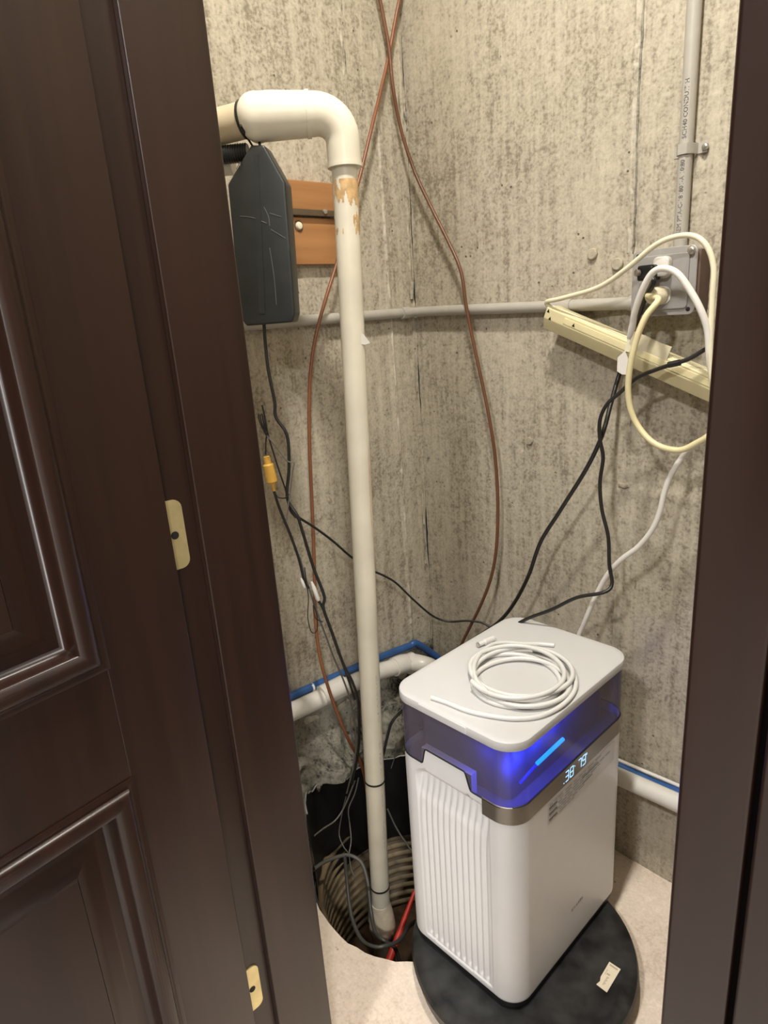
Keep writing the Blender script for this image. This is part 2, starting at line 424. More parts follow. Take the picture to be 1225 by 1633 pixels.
for px, py, rx, rz, side in ((652, 88, 0.0050, 0.016, 'x'), (647, 185, 0.0035, 0.010, 'x'), (651, 205, 0.004, 0.008, 'x'), (671, 460, 0.0060, 0.012, 'x'), (663, 372, 0.005, 0.006, 'x'), (671, 581, 0.005, 0.005, 'x'), (683, 728, 0.003, 0.006, 'y'), (993, 774, 0.011, 0.0055, 'y')):
    c = atx(px, py, 0.002) if side == 'x' else aty(px, py, -0.002)
    bm = bmesh.new(); bmesh.ops.create_icosphere(bm, subdivisions=2, radius=1.0)
    for vt in bm.verts:
        w = 1 + 0.5 * noise.noise(vt.co * 1.7 + Vector((px, py, 0))); q = vt.co * w
        vt.co = Vector((q.x * 0.004, q.y * rx, q.z * rz)) if side == 'x' else Vector((q.x * rx, q.y * 0.004, q.z * rz))
    bmesh.ops.translate(bm, vec=c, verts=bm.verts)
    from_bm('broken_stone', bm, M['rubble'] if py not in (774,) else M['plug'], wall_left if side == 'x' else wall_back, True, 30)
v, f = lohi((1.10, -0.72, -0.02), (1.16, 0.0, CEIL)); tag(link_mesh('wall_right', v, f, M['concrete'], None, False), kind='structure')
v, f = lohi((-0.2, -4.4, CEIL), (4.2, 0.2, CEIL + 0.05)); tag(link_mesh('ceiling', v, f, M['ceiling'], None, False), kind='structure')

# floor with the rough round opening of the sump pit
PIT = Vector((0.25, -0.335, 0)); PR = 0.24
def pit_r(a): return PR + 0.006 * noise.noise(Vector((math.cos(a) * 3, math.sin(a) * 3, 1))) + 0.003 * noise.noise(Vector((math.cos(a) * 9, math.sin(a) * 9, 4)))
NH = 72
hole = [PIT + Vector((pit_r(2 * math.pi * k / NH) * math.cos(2 * math.pi * k / NH), pit_r(2 * math.pi * k / NH) * math.sin(2 * math.pi * k / NH), 0)) for k in range(NH)]
bm = bmesh.new()
ox = [(-0.01, -0.86), (1.12, -0.86), (1.12, 0.01), (-0.01, 0.01)]
ov = [bm.verts.new((x, y, 0)) for x, y in ox]; hv = [bm.verts.new(p) for p in hole]
ed = [bm.edges.new((ov[i], ov[(i + 1) % 4])) for i in range(4)] + [bm.edges.new((hv[i], hv[(i + 1) % NH])) for i in range(NH)]
bmesh.ops.triangle_fill(bm, use_beauty=True, edges=ed)
dead = [q for q in bm.faces if (q.calc_center_median() - PIT).length < PR * 0.9 and all((v.co - PIT).length < PR * 1.06 for v in q.verts)]
bmesh.ops.delete(bm, geom=dead, context='FACES_ONLY')
for i in range(NH):
    a, b2 = hv[i], hv[(i + 1) % NH]
    c, d = bm.verts.new(b2.co + Vector((0, 0, -0.05))), bm.verts.new(a.co + Vector((0, 0, -0.05)))
    bm.faces.new((a, b2, c, d))
bmesh.ops.remove_doubles(bm, verts=bm.verts[:], dist=1e-5)
tag(from_bm('floor', bm, M['floor'], None, True, 30), kind='structure')
# room outside the doorway
v, f = lohi((-0.2, -4.4, -0.06), (4.2, -0.86, 0.0)); tag(link_mesh('floor_room', v, f, M['room_floor'], None, False), kind='structure')
for nm, lo, hi in (('wall_front_left', (-0.2, -0.86, 0), (0.42, -0.755, CEIL)), ('wall_front_right', (1.075, -0.852, 0), (4.2, -0.745, CEIL)),
                   ('wall_front_top', (0.42, -0.86, 2.24), (1.075, -0.745, CEIL)),
                   ('wall_room_left', (-0.25, -4.4, 0), (-0.2, -0.86, CEIL)), ('wall_room_right', (4.2, -4.4, 0), (4.25, -0.745, CEIL)),
                   ('wall_room_rear', (-0.2, -4.45, 0), (4.2, -4.4, CEIL))):
    v, f = lohi(lo, hi); tag(link_mesh(nm, v, f, M['dark_reflector'] if nm == 'wall_room_rear' else M['paint'], None, False), kind='structure')

# ------------------------------------------------------------------ doorway: jambs, door
XJ = 0.47
v, f = lohi((0.42, -0.86, 0), (XJ - 0.011, -0.7405, 2.23), 0.001)
trim1 = tag(link_mesh('trim_1', v, f, M['mahogany'], None, True), kind='structure')
bm = bmesh.new()
v, f = lohi((XJ - 0.011, -0.8265, 0), (XJ, -0.738, 2.22), 0.0022)
link_mesh('door_stop', v, f, M['mahogany'], trim1)
v, f = lohi((XJ - 0.011, -0.770, 0), (XJ + 0.003, -0.7395, 2.22), 0.003)
# hinge leaves let into the rabbet, rounded corners towards the stop
for z0, z1 in ((0.940, 1.020), (0.262, 0.338), (1.86, 1.94)):
    zc = (z0 + z1) / 2; h = z1 - z0; r = 0.010
    pts = [(-0.8655, zc - h / 2), (-0.843 - r * 0 - 0.004 - r + 0.004, zc - h / 2)]
    ye = -0.8405
    ol = [(-0.872, zc - h / 2)]
    for k in range(7):
        a = math.radians(-90 + 90 * k / 6); ol.append((ye - r + r * math.cos(a), zc - h / 2 + r + r * math.sin(a)))
    for k in range(7):
        a = math.radians(90 * k / 6); ol.append((ye - r + r * math.cos(a), zc + h / 2 - r + r * math.sin(a)))
    ol.append((-0.872, zc + h / 2))
    v, f = prism_geo([(XJ - 0.0112, y, z) for y, z in ol], (0.0022, 0, 0))
    hl = link_mesh('hinge_leaf', v, f, M['brass'], trim1)
    v, f = lathe_geo([(0.0046, 0), (0.0046, 0.0004), (0.0005, 0.0005)], (XJ - 0.0089, -0.8535, zc), (1, 0, 0), 14)
    link_mesh('screw_hole', v, f, M['gap'], hl)
# right-hand jamb edge, shadow gap and casing
v, f = lohi((1.0225, -0.852, 0), (1.0555, -0.735, 2.24), 0.0025); tag(link_mesh('trim_2', v, f, M['mahogany']), kind='structure')
v, f = lohi((1.0595, -0.857, 0), (1.150, -0.851, 2.30), 0.002); tag(link_mesh('trim_3', v, f, M['mahogany']), kind='structure')
v, f = lohi((1.0555, -0.84, 0), (1.0755, -0.735, 2.24)); tag(link_mesh('trim_4', v, f, M['gap']), kind='structure')
v, f = lohi((XJ - 0.011, -0.86, 2.20), (1.0225, -0.735, 2.24), 0.002); tag(link_mesh('trim_5', v, f, M['mahogany']), kind='structure')

DA = math.radians(9.0); DO = Vector((XJ + 0.002, -0.862, 0)); DS = Vector((math.sin(DA), -math.cos(DA), 0)); DN = Vector((math.cos(DA), math.sin(DA), 0))
DW, DH = 0.60, 2.19
def dpt(s, z, h): return DO + DS * s + Vector((0, 0, z)) + DN * h
def dbox(s0, s1, z0, z1, h0, h1, bev=0.0):
    c = dpt((s0 + s1) / 2, (z0 + z1) / 2, (h0 + h1) / 2)
    rot = Matrix((DS, Vector((0, 0, 1)), DN)).transposed()
    return box_geo(c, (s1 - s0, z1 - z0, h1 - h0), rot, bev)
v, f = dbox(0.0, DW, 0.01, DH, -0.035, -0.014)
door = tag(link_mesh('door_1', v, f, M['mahogany']), kind='structure')
ST = 0.098
for s0, s1 in ((0, ST), (DW - ST, DW)):
    v, f = dbox(s0, s1, 0.01, DH, -0.035, 0, 0.0012); link_mesh('stile', v, f, M['mahogany'], door)
PANELS = ((0.20, 0.733), (0.872, 2.09))
for z0, z1 in ((0.01, 0.20), (0.733, 0.872), (2.09, DH)):
    v, f = dbox(ST, DW - ST, z0, z1, -0.035, 0, 0.0004); link_mesh('rail', v, f, M['mahogany'], door)
def sweep_frame(s0, s1, z0, z1, prof):
    v = []; f = []; n = len(prof)
    for ins, h in prof:
        for s, z in ((s0 + ins, z0 + ins), (s1 - ins, z0 + ins), (s1 - ins, z1 - ins), (s0 + ins, z1 - ins)): v.append(dpt(s, z, h))
    for i in range(n - 1):
        for k in range(4): f.append([i * 4 + k, i * 4 + (k + 1) % 4, i * 4 + 4 + (k + 1) % 4, i * 4 + 4 + k])
    return v, f
mould = [(-0.003, 0.0), (-0.003, 0.0015), (0.001, 0.003), (0.004, 0.0022), (0.005, 0.0022)]
for k in range(11):                       # big convex roll
    a = math.pi * (1 - k / 10) * 0.92 + 0.08 * math.pi * 0.5
    mould.append((0.017 - 0.011 * math.cos(math.pi * k / 10), 0.0022 + 0.0085 * math.sin(math.pi * k / 10 * 0.96)))
mould += [(0.0285, -0.001), (0.030, -0.006), (0.033, -0.0105), (0.036, -0.012)]
fieldp = [(0.034, -0.012), (0.046, -0.012), (0.050, -0.0105), (0.062, -0.0075), (0.074, -0.0035), (0.0755, -0.0012), (0.080, -0.0012)]
for z0, z1 in PANELS:
    v, f = sweep_frame(ST, DW - ST, z0, z1, mould); link_mesh('moulding', v, f, M['mahogany'], door, True, 50)
    v, f = sweep_frame(ST, DW - ST, z0, z1, fieldp); n = len(v); f.append([n - 4, n - 3, n - 2, n - 1])
    link_mesh('panel', v, f, M['mahogany'], door, True, 25)

# ------------------------------------------------------------------ sump basin, liner, rubble
basin = empty('sump_basin', PIT)
prof = []
z = -0.005
RB = 0.228
zz = -0.045
pr = [(RB + 0.006, -0.02)]
while zz > -0.38:
    for k in range(8):
        t = k / 8; pr.append((RB - 0.0085 * math.sin(math.pi * min(1, t / 0.78)) if t < 0.78 else RB + 0.002, zz - 0.027 * t))
    zz -= 0.027
v = []; f = []; S = 96; n = len(pr)
for r, h in pr:
    for k in range(S):
        a = 2 * math.pi * k / S; v.append(PIT + Vector((r * math.cos(a), r * math.sin(a), h)))
for i in range(n - 1):
    for k in range(S): f.append([i * S + k, i * S + (k + 1) % S, i * S + S + (k + 1) % S, i * S + S + k])
link_mesh('corrugated_wall', v, f, M['basin'], basin, True, 60)
v, f = lathe_geo([(RB, -0.37), (RB * 0.9, -0.345), (0.12, -0.335), (0.001, -0.33)], PIT, (0, 0, 1), 40)
link_mesh('muddy_bottom', v, f, M['mud'], basin)
tag(basin, 'corrugated plastic sump basin sunk in the floor, ribs tan with dirt', 'sump basin')
# black liner standing up behind the pit with a torn lip
v = []; f = []; NA, NZ = 90, 14
def lip(a):
    return 0.122 + 0.016 * noise.noise(Vector((a * 3.2, 0.3, 0))) + 0.011 * noise.noise(Vector((a * 11, 2.3, 0))) + 0.085 * sstep(3.3, 4.1, a)
for i in range(NA + 1):
    a = math.radians(75 + 170 * i / NA)
    for j in range(NZ + 1):
        t = j / NZ; zt = -0.125 + (lip(a) + 0.125) * t
        r = 0.2215 + 0.013 * sstep(3.15, 3.8, a) + 0.004 * noise.noise(Vector((a * 5, t * 3, 5))) - 0.006 * (1 - t)
        p = PIT + Vector((r * math.cos(a), r * math.sin(a), 0)); v.append((max(p.x, 0.006), min(p.y, -0.006), zt))
for i in range(NA):
    for j in range(NZ): f.append([i * (NZ + 1) + j, (i + 1) * (NZ + 1) + j, (i + 1) * (NZ + 1) + j + 1, i * (NZ + 1) + j + 1])
liner = link_mesh('plastic_liner', v, f, M['basin_black'], None, True, 70)
tag(liner, 'black plastic liner with a torn upper lip standing behind the sump pit', 'liner')
path = []
for i in range(0, NA + 1):
    a = math.radians(75 + 170 * i / NA); rl_ = 0.2215 + 0.013 * sstep(3.15, 3.8, a); p = PIT + Vector((rl_ * math.cos(a), rl_ * math.sin(a), 0))
    path.append((max(p.x, 0.006) + 0.003, min(p.y, -0.006) - 0.001, lip(a) + 0.001))
v, f = tube_geo(path, [0.0016 + 0.0011 * noise.noise(Vector((i * 0.6, 0, 0))) for i in range(NA + 1)], 6)
link_mesh('torn_lip', v, f, plain('pale_torn_edge', (0.34, 0.33, 0.30), 0.45, var=0.3), liner)
# broken concrete and dirt between liner and wall pipe
v = []; f = []; NY, NZ = 130, 60
for i in range(NY + 1):
    y = -0.74 + 0.735 * i / NY
    for j in range(NZ + 1):
        t = j / NZ
        zt = 0.35 - 0.33 * t
        bulge = 0.004 + 0.042 * sstep(0.08, 0.55, t)
        nn = noise.fractal(Vector((y * 14, zt * 14, 2.2)), 1.0, 2.1, 5)
        n2 = noise.noise(Vector((y * 30, zt * 34, 7.2)))
        hump = 0.030 * math.exp(-((y + 0.40) / 0.055) ** 2 - ((zt - 0.20) / 0.06) ** 2) - 0.035 * math.exp(-((y + 0.47) / 0.03) ** 2 - ((zt - 0.19) / 0.05) ** 2)
        x = bulge + 0.034 * nn * sstep(0.02, 0.2, t) + 0.009 * n2 + hump
        c = math.sqrt(max(0.0, 0.2375 ** 2 - (y - PIT.y) ** 2))
        lim = PIT.x - c if c > 0 else 0.25
        if zt < 0.165: x = min(x, max(0.008, PIT.x - math.sqrt(max(0.0, 0.2215 ** 2 - (y - PIT.y) ** 2)) - 0.012 + 0.035 * sstep(0.14, 0.20, zt)))
        if zt < 0.13: x = min(x, lim - 0.006 + 0.0)
        v.append((max(x, -0.004), y, zt))
for i in range(NY):
    for j in range(NZ): f.append([i * (NZ + 1) + j, i * (NZ + 1) + j + 1, (i + 1) * (NZ + 1) + j + 1, (i + 1) * (NZ + 1) + j])
rub = link_mesh('rubble_ledge', v, f, M['rubble'], None, True, 40)
tag(rub, 'grimy broken concrete and dirt heaped against the wall under the white wall pipe', 'rubble', kind='stuff')

# ------------------------------------------------------------------ white vertical discharge pipe
pb = Vector((0.221, -0.429, -0.10)); pt = Vector((0.2535, -0.394, 1.452))
pipe = empty('discharge_pipe', pb)
tag(pipe, 'tall off-white plastic pipe rising from the sump pit to an elbow', 'pipe')
v, f = tube_geo([pb + (pt - pb) * (i / 20) for i in range(21)], 0.0205, 28); link_mesh('riser', v, f, M['pvc'], pipe)
el = pt + Vector((0, 0, 0.0)); hz = 1.500
e2 = atd(411, 190, 1.145); e2.z = 1.504
hdir = Vector((e2.x - pt.x, e2.y - pt.y, 0)).normalized()
# elbow: socket, bend
R_ = 0.040
path = [Vector((pt.x, pt.y, 1.425)), Vector((pt.x, pt.y, 1.458))]
for k in range(1, 11):
    a = math.radians(90 * k / 10); path.append(Vector((pt.x, pt.y, 1.460)) + hdir * (R_ * (1 - math.cos(a))) + Vector((0, 0, R_ * math.sin(a))))
path.append(path[-1] + hdir * 0.012)
rad = [0.0268, 0.0268] + [0.0268 + 0.0042 * k / 10 for k in range(1, 11)] + [0.031]
v, f = tube_geo(path, rad, 28); elb = link_mesh('elbow', v, f, M['pvc'], pipe, True, 50)
v, f = tube_geo([Vector((pt.x, pt.y, 1.4235)), Vector((pt.x, pt.y, 1.429))], 0.0278, 28); link_mesh('socket_rim', v, f, M['pvc'], elb)
h0 = path[-1]
# long sweep elbow turning to the wall
path2 = [h0 - hdir * 0.004, h0 + hdir * 0.012, h0 + hdir * 0.026]
t1 = hdir; t2 = Vector((-0.88, -0.46, -0.05)).normalized(); cpt = e2.copy(); cpt.z = h0.z
for k in range(0, 13):
    t = k / 12; A_ = h0 + hdir * 0.036; B_ = cpt; C_ = cpt + t2 * 0.020
    path2.append(A_ * (1 - t) ** 2 + B_ * 2 * t * (1 - t) + C_ * t * t)
n2 = len(path2); rad2 = [0.0318 + 0.0024 * math.sin(math.pi * i / (n2 - 1)) for i in range(n2)]
rad2[-1] = 0.0272; rad2[-2] = 0.0305; rad2[-3] = 0.0330; rad2[-4] = 0.0345; rad2[-5] = 0.0350; rad2[-6] = 0.0349
v, f = tube_geo(path2, rad2, 28); link_mesh('sweep_elbow', v, f, M['pvc'], pipe, True, 50)
for p, d in ((h0 - hdir * 0.002, hdir),):
    v, f = tube_geo([p - d * 0.002, p + d * 0.004], 0.0334, 28); link_mesh('socket_rim', v, f, M['pvc'], pipe)
st0 = path2[-1]
v, f = tube_geo([st0 - t2 * 0.01, st0 + t2 * (st0.x + 0.005) / -t2.x], 0.0255, 24); link_mesh('wall_stub', v, f, M['pvc_stub'], pipe)
# zip tie round the elbow end, ring round the riser, glue stain, label, foot fitting
v, f = tube_geo([st0 - t2 * 0.001, st0 + t2 * 0.003], 0.0282, 24)
wire = link_mesh('hanging_wire', v, f, M['black_cable'], pipe)
def on_pipe(z): return pb + (pt - pb) * ((z - pb.z) / (pt.z - pb.z))
v, f = tube_geo([on_pipe(0.262), on_pipe(0.266)], 0.0215, 24); link_mesh('cable_tie', v, f, M['black_cable'], pipe)
v, f = tube_geo([on_pipe(-0.02), on_pipe(-0.016)], 0.0217, 24); link_mesh('cable_tie', v, f, M['black_cable'], pipe)
bm = bmesh.new()
v = []; f = []; rows = 34; cols = 16
def pipe_patch(z0, z1, a0, a1, keep, rr=0.0207):
    v = []; f = []; ax = (pt - pb).normalized()
    tocam = Vector((0.72, -0.69, 0)).normalized(); side = Vector((0.69, 0.72, 0))
    for j in range(rows + 1):
        zc = z0 + (z1 - z0) * j / rows
        for i in range(cols + 1):
            a = math.radians(a0 + (a1 - a0) * i / cols); v.append(on_pipe(zc) + (tocam * math.cos(a) + side * math.sin(a)) * rr)
    for j in range(rows):
        for i in range(cols):
            if keep((i + 0.5) / cols, (j + 0.5) / rows):
                k = j * (cols + 1) + i; f.append([k, k + 1, k + cols + 2, k + cols + 1])
    return v, f
rows, cols = 60, 34
v, f = pipe_patch(1.285, 1.405, -75, 85, lambda a, b2: noise.noise(Vector((a * 9, b2 * 4, 1))) + 0.9 * b2 + 0.5 * a * b2 - 0.75 + 0.35 * sstep(0.55, 0.9, a) > 0.12 and b2 > 0.05)
link_mesh('glue_stain', v, f, M['glue'], pipe)
v, f = pipe_patch(0.80, 0.99, 40, 80, lambda a, b2: abs(a - 0.55) < 0.28 * math.sin(math.pi * b2) * (0.6 + 0.8 * noise.noise(Vector((a * 3, b2 * 8, 4)))))
link_mesh('rust_smear', v, f, plain('pinkish_smear', (0.66, 0.47, 0.34), 0.4, var=0.15, scale=60), pipe)
q = on_pipe(1.155); ol = [q + Vector(p) for p in ((0.018, -0.004, 0.018), (0.022, 0.006, 0.013), (0.026, 0.016, -0.002), (0.022, 0.008, -0.004), (0.018, -0.004, -0.002))]
v, f = prism_geo(ol, (0.0006, -0.0006, 0)); link_mesh('paper_tag', v, f, M['pvc_white'], pipe)
rows, cols = 110, 10
v, f = pipe_patch(0.06, 0.52, 36, 56, lambda a, b2: noise.noise(Vector((a * 6, b2 * 95, 3))) > 0.12 and noise.noise(Vector((1, b2 * 9, 8))) > -0.15 and 0.2 < a < 0.85)
link_mesh('pipe_print', v, f, plain('faded_pipe_print', (0.52, 0.45, 0.40), 0.4), pipe)
v, f = lathe_geo([(0.0215, 0.07), (0.026, 0.045), (0.029, 0.02), (0.031, 0.0), (0.024, -0.02), (0.024, -0.20)], pb + Vector((0, 0, -0.035)), (0, 0, 1), 24)
link_mesh('foot_fitting', v, f, plain('muddy_pvc', (0.60, 0.52, 0.39), 0.5, var=0.3, scale=35), pipe)

# ------------------------------------------------------------------ hanging black box, corrugated tube, boards
nb = Vector((0.66, -0.75, 0)).normalized(); o0 = atd(420, 380, 1.135)
def onp(px, py, off=0.0):
    r = Vector(ray(px, py)); c = Vector(CAM); t = nb.dot(o0 + nb * off - c) / nb.dot(r); return c + r * t
ol = [onp(*p) for p in ((400, 231), (421, 231), (455, 291), (463, 400), (470, 500), (466, 514), (393, 520), (387, 512), (373, 400), (363, 294))]
bx = prism_bev('charger_box', ol, -nb * 0.040, M['black_plastic'], 0.0035)
tag(bx, 'black tapered plastic charger box hanging below the white pipe elbow', 'charger')
ol = [onp(*p, 0.0012) for p in ((404, 246), (412, 246), (423, 500), (413, 500))]
v, f = prism_geo(ol, -nb * 0.002); link_mesh('raised_rib', v, f, M['black_plastic'], bx)
for a in (((421, 330), (428, 345), (430, 360)), ((383, 345), (402, 347), (425, 356)), ((432, 366), (455, 380)), ((430, 340), (449, 346)), ((430, 395), (437, 440), (441, 486)), ((383, 258), (377, 270)), ((383, 258), (384, 266))):
    sp = spline([onp(p[0], p[1], 0.0004) for p in a], 5); v, f = tube_geo(sp, 0.0006, 5); link_mesh('scratch', v, f, M['scratch'], bx)
cable('hanging_loop', [onp(405, 236, -0.015), onp(396, 222, -0.02), onp(384, 200, 0.03)], 0.0016, M['black_cable'], bx)
cable('hanging_loop', [onp(416, 236, -0.015), onp(414, 229, -0.015), onp(414, 222, -0.01)], 0.0022, M['black_cable'], bx)
cord = [onp(421, 512, -0.02), onp(423, 545, -0.02), onp(428, 590, -0.02), onp(438, 640, -0.02), onp(440, 665, -0.02), onp(458, 695, -0.02), onp(461, 745, -0.02), onp(458, 780, -0.02), onp(460, 800, -0.02)]
dd = 1.15
cord += [atd(474, 822, dd), atd(482, 846, dd), atd(500, 905, dd), atd(517, 950, dd), atd(516, 970, dd), atd(530, 1010, dd), atd(548, 1060, dd), atd(563, 1090, 1.16), atd(572, 1125, 1.18), atd(572, 1190, 1.22), atd(562, 1250, 1.24)]
cable('power_cable', cord, 0.0030, M['black_cable'], bx)
# corrugated black tube behind it, running to the left wall
c0 = atd(396, 243, 1.165); c1 = c0 + Vector((-0.72, -0.66, 0)).normalized() * 0.12
NPT = 120; path = [c0 + (c1 - c0) * (i / NPT) for i in range(NPT + 1)]
rad = [0.0125 + (0.0014 if (i // 2) % 2 else 0) for i in range(NPT + 1)]
v, f = tube_geo(path, rad, 18); ct = link_mesh('corrugated_tube', v, f, M['black_plastic'], None, True, 30)
tag(ct, 'short black corrugated tube running under the white pipe into the doorframe side', 'tube')
c0 = atd(372, 262, 1.20); v, f = tube_geo([c0, c0 + Vector((-0.72, -0.66, 0)).normalized() * 0.10], 0.016, 18)
ws = link_mesh('white_pipe_stub', v, f, M['pvc_white']); tag(ws, 'white pipe stub behind the black charger box, mostly hidden by the doorframe', 'pipe')
# boards on the left wall
ys0, ys1 = -0.43, -0.222
for nm, za, zb, xo, lab in (('upper', 1.393, 1.452, 0.021, 'upper orange-brown board on the wall with a ledge, behind the charger box'), ('lower', 1.302, 1.388, 0.016, 'lower orange-brown board on the wall with a round bolt head')):
    v, f = lohi((0.0005, ys0, za), (xo, ys1, zb), 0.0012); bd = link_mesh('wooden_board', v, f, M['board'])
    tag(bd, lab, 'board', 'boards behind the white pipe')
    if nm == 'upper':
        v, f = lohi((xo - 0.001, ys0, za - 0.003), (xo + 0.0045, ys1, za + 0.0085), 0.001); link_mesh('metal_strip', v, f, plain('dull_strip', (0.13, 0.095, 0.06), 0.45, metal=0.4), bd)
        v, f = screw_geo((xo + 0.004, -0.264, 1.3985), (1, 0, 0), 0.0055, 0.004); link_mesh('screw', v, f, M['steel'], bd)
    else:
        v, f = screw_geo((xo, -0.324, 1.372), (1, 0, 0), 0.0075, 0.006); link_mesh('bolt_head', v, f, M['cream_light'], bd)
        v, f = lathe_geo([(0.0105, 0), (0.0105, 0.001), (0.0005, 0.0012)], (xo, -0.324, 1.372), (1, 0, 0), 16); link_mesh('washer', v, f, plain('rusty_washer', (0.12, 0.07, 0.04), 0.6), bd)

# ------------------------------------------------------------------ grey conduit
RC = 0.0107
cd = empty('electrical_conduit', (0.012, -0.012, 1.19))
tag(cd, 'grey plastic conduit running level along both concrete walls to the outlet box', 'conduit')
v, f = tube_geo([(0.0135, -0.75, 1.195), (0.0135, -0.03, 1.197), (0.016, -0.018, 1.197), (0.030, -0.0135, 1.197), (0.10, -0.0135, 1.196), (0.53, -0.0135, 1.187), (0.565, -0.0135, 1.186)], RC, 18); link_mesh('tube', v, f, M['pvc_grey'], cd)
for a, b2, r in (((0.0145, -0.245, 1.1965), (0.0145, -0.205, 1.1965), 0.0132), ((0.395, -0.0135, 1.1895), (0.425, -0.0135, 1.189), 0.0122), ((0.54, -0.0135, 1.187), (0.563, -0.0135, 1.186), 0.0128), ((0.0145, -0.062, 1.1965), (0.0145, -0.038, 1.197), 0.0128)):
    v, f = tube_geo([a, b2], r, 18); link_mesh('coupling', v, f, M['pvc_grey'], cd)
vc = empty('vertical_conduit', (0.622, -0.0135, 1.27))
tag(vc, 'grey plastic conduit rising straight from the outlet box beside the right doorframe', 'conduit')
v, f = tube_geo([(0.622, -0.0135, 1.262), (0.622, -0.0135, CEIL)], RC, 20); link_mesh('tube', v, f, M['pvc_grey'], vc)
cz = aty(1105, 237, -0.01).z
bm_pts = [(-0.024, -0.001), (-0.0145, -0.001), (-0.0130, -0.012), (-0.0115, -0.0195), (-0.007, -0.0258), (0, -0.0270), (0.007, -0.0258), (0.0115, -0.0195), (0.0130, -0.012), (0.0145, -0.003), (0.0285, -0.003)]
out = [(0.622 + x, y, 0) for x, y in bm_pts]; inn = [(0.622 + x * 0.9, min(y + 0.002, -0.0005), 0) for x, y in bm_pts]
v = []; f = []; n = len(out)
for zq in (cz - 0.0075, cz + 0.0075):
    v += [(p[0], p[1], zq) for p in out] + [(p[0], p[1], zq) for p in inn]
for i in range(n - 1):
    f += [[i, i + 1, 2 * n + i + 1, 2 * n + i], [n + i + 1, n + i, 3 * n + i, 3 * n + i + 1], [i + 1, i, n + i, n + i + 1], [2 * n + i, 2 * n + i + 1, 3 * n + i + 1, 3 * n + i]]
cl = link_mesh('clamp', v, f, M['pvc_grey'], vc, True, 30)
v, f = screw_geo((0.6475, -0.003, cz), (0, -1, 0), 0.0052, 0.005); link_mesh('screw', v, f, M['steel'], cl)
text_mesh('conduit_print', 'GEM PTA-C-181801-A 10:80', 0.0092, (0.6262, -0.0241, 1.285), (0, 0, 1), (-1, 0, 0), M['pencil'], vc, 0.0006)
text_mesh('conduit_print', 'SCH40 CONDUIT H', 0.0092, (0.6262, -0.0241, cz + 0.014), (0, 0, 1), (-1, 0, 0), M['pencil'], vc, 0.0006)
# conduit lettering lies on a tube, so wrap it
for o in vc.children:
    if o.name.startswith('conduit_print'):
        for vt in o.data.vertices:
            dx = vt.co.x - 0.622; vt.co.y = -0.0135 - math.sqrt(max(1e-8, (RC + 0.0002) ** 2 - min(dx * dx, RC * RC * 0.95)))

# ------------------------------------------------------------------ outlet box
cxo, czo = 0.6115, 1.2165
ob = empty('outlet_box', (cxo, 0, czo))
tag(ob, 'grey square electrical box on the back wall with cords plugged in', 'outlet box')
v, f = box_geo((cxo, -0.020, czo), (0.098, 0.040, 0.098), None, 0.006); link_mesh('box', v, f, M['box_grey'], ob)
ol = [(cxo + x, -0.0405, czo + y) for x, y in rrect(0.106, 0.104, 0.010)]
cover = prism_bev('cover_plate', ol, (0, -0.004, 0), M['box_grey'], 0.0014, ob)
ol = [(cxo + x, -0.0440, czo + y) for x, y in rrect(0.084, 0.084, 0.006)]
prism_bev('raised_face', ol, (0, -0.0035, 0), M['box_grey'], 0.0014, cover)
for sx, sz in ((1, 1), (-1, 1), (1, -1)):
    big = sx == 1 and sz == 1
    v, f = screw_geo((cxo + sx * 0.0435, -0.0445, czo + sz * 0.0435), (0, -1, 0), 0.0065 if big else 0.0036, 0.004 if big else 0.0006)
    link_mesh('corner_screw' if big else 'screw_hole', v, f, M['steel'] if big else M['gap'], cover)
v, f = screw_geo((cxo - 0.004, -0.0475, czo + 0.033), (0, -1, 0), 0.0026, 0.002); link_mesh('cover_screw', v, f, M['steel'], cover)
def recept(zc):
    ol = [(cxo + x, -0.0475, zc + y) for x, y in rrect(0.033, 0.028, 0.012)]
    r = prism_bev('receptacle', ol, (0, -0.002, 0), M['white_cord'], 0.0006, ob)
    for dx, h in ((-0.006, 0.008), (0.0065, 0.0065)):
        v, f = box_geo((cxo + dx, -0.0496, zc + 0.003), (0.0018, 0.0006, h)); link_mesh('slot', v, f, M['gap'], r)
    v, f = lathe_geo([(0.0025, 0), (0.0005, 0.0003)], (cxo, -0.0495, zc - 0.007), (0, -1, 0), 10); link_mesh('ground_hole', v, f, M['gap'], r)
recept(czo + 0.020); recept(czo - 0.020)
v, f = lohi((cxo + 0.049, -0.038, czo - 0.045), (cxo + 0.056, -0.001, czo + 0.045), 0.001); link_mesh('side_plate', v, f, plain('brown_side', (0.12, 0.075, 0.055), 0.6), ob)

# ------------------------------------------------------------------ cream power strip with its cord
a0 = aty(886, 492, -0.030); a1 = aty(1128, 594, -0.030)
ax = (a1 - a0).normalized(); up = Vector((0, -1, 0)).cross(ax); up = -up if up.z < 0 else up
ps = empty('power_strip', a0); tag(ps, 'cream metal power strip hanging at a slant on the back wall', 'power strip')
L_ = (a1 - a0).length + 0.10
rot = Matrix((ax, Vector((0, -1, 0)), up)).transposed()
prf = [(-0.006, -0.034), (0.020, -0.036), (0.030, -0.015), (0.030, 0.003), (0.026, 0.006), (-0.006, 0.006)]
body = prism_bev('housing', [a0 + up * h_ + Vector((0, -d_, 0)) for d_, h_ in prf], ax * L_, M['cream_metal'], 0.0012, ps)
for off, hh in ((0.0235, 0.003), (0.0125, 0.003)):
    v, f = box_geo(a0 + ax * L_ / 2 + up * 0.0058 + Vector((0, -off, 0)), (L_ - 0.012, 0.003, 0.0022), rot, 0.0008); link_mesh('top_ridge', v, f, M['cream_light'], ps)
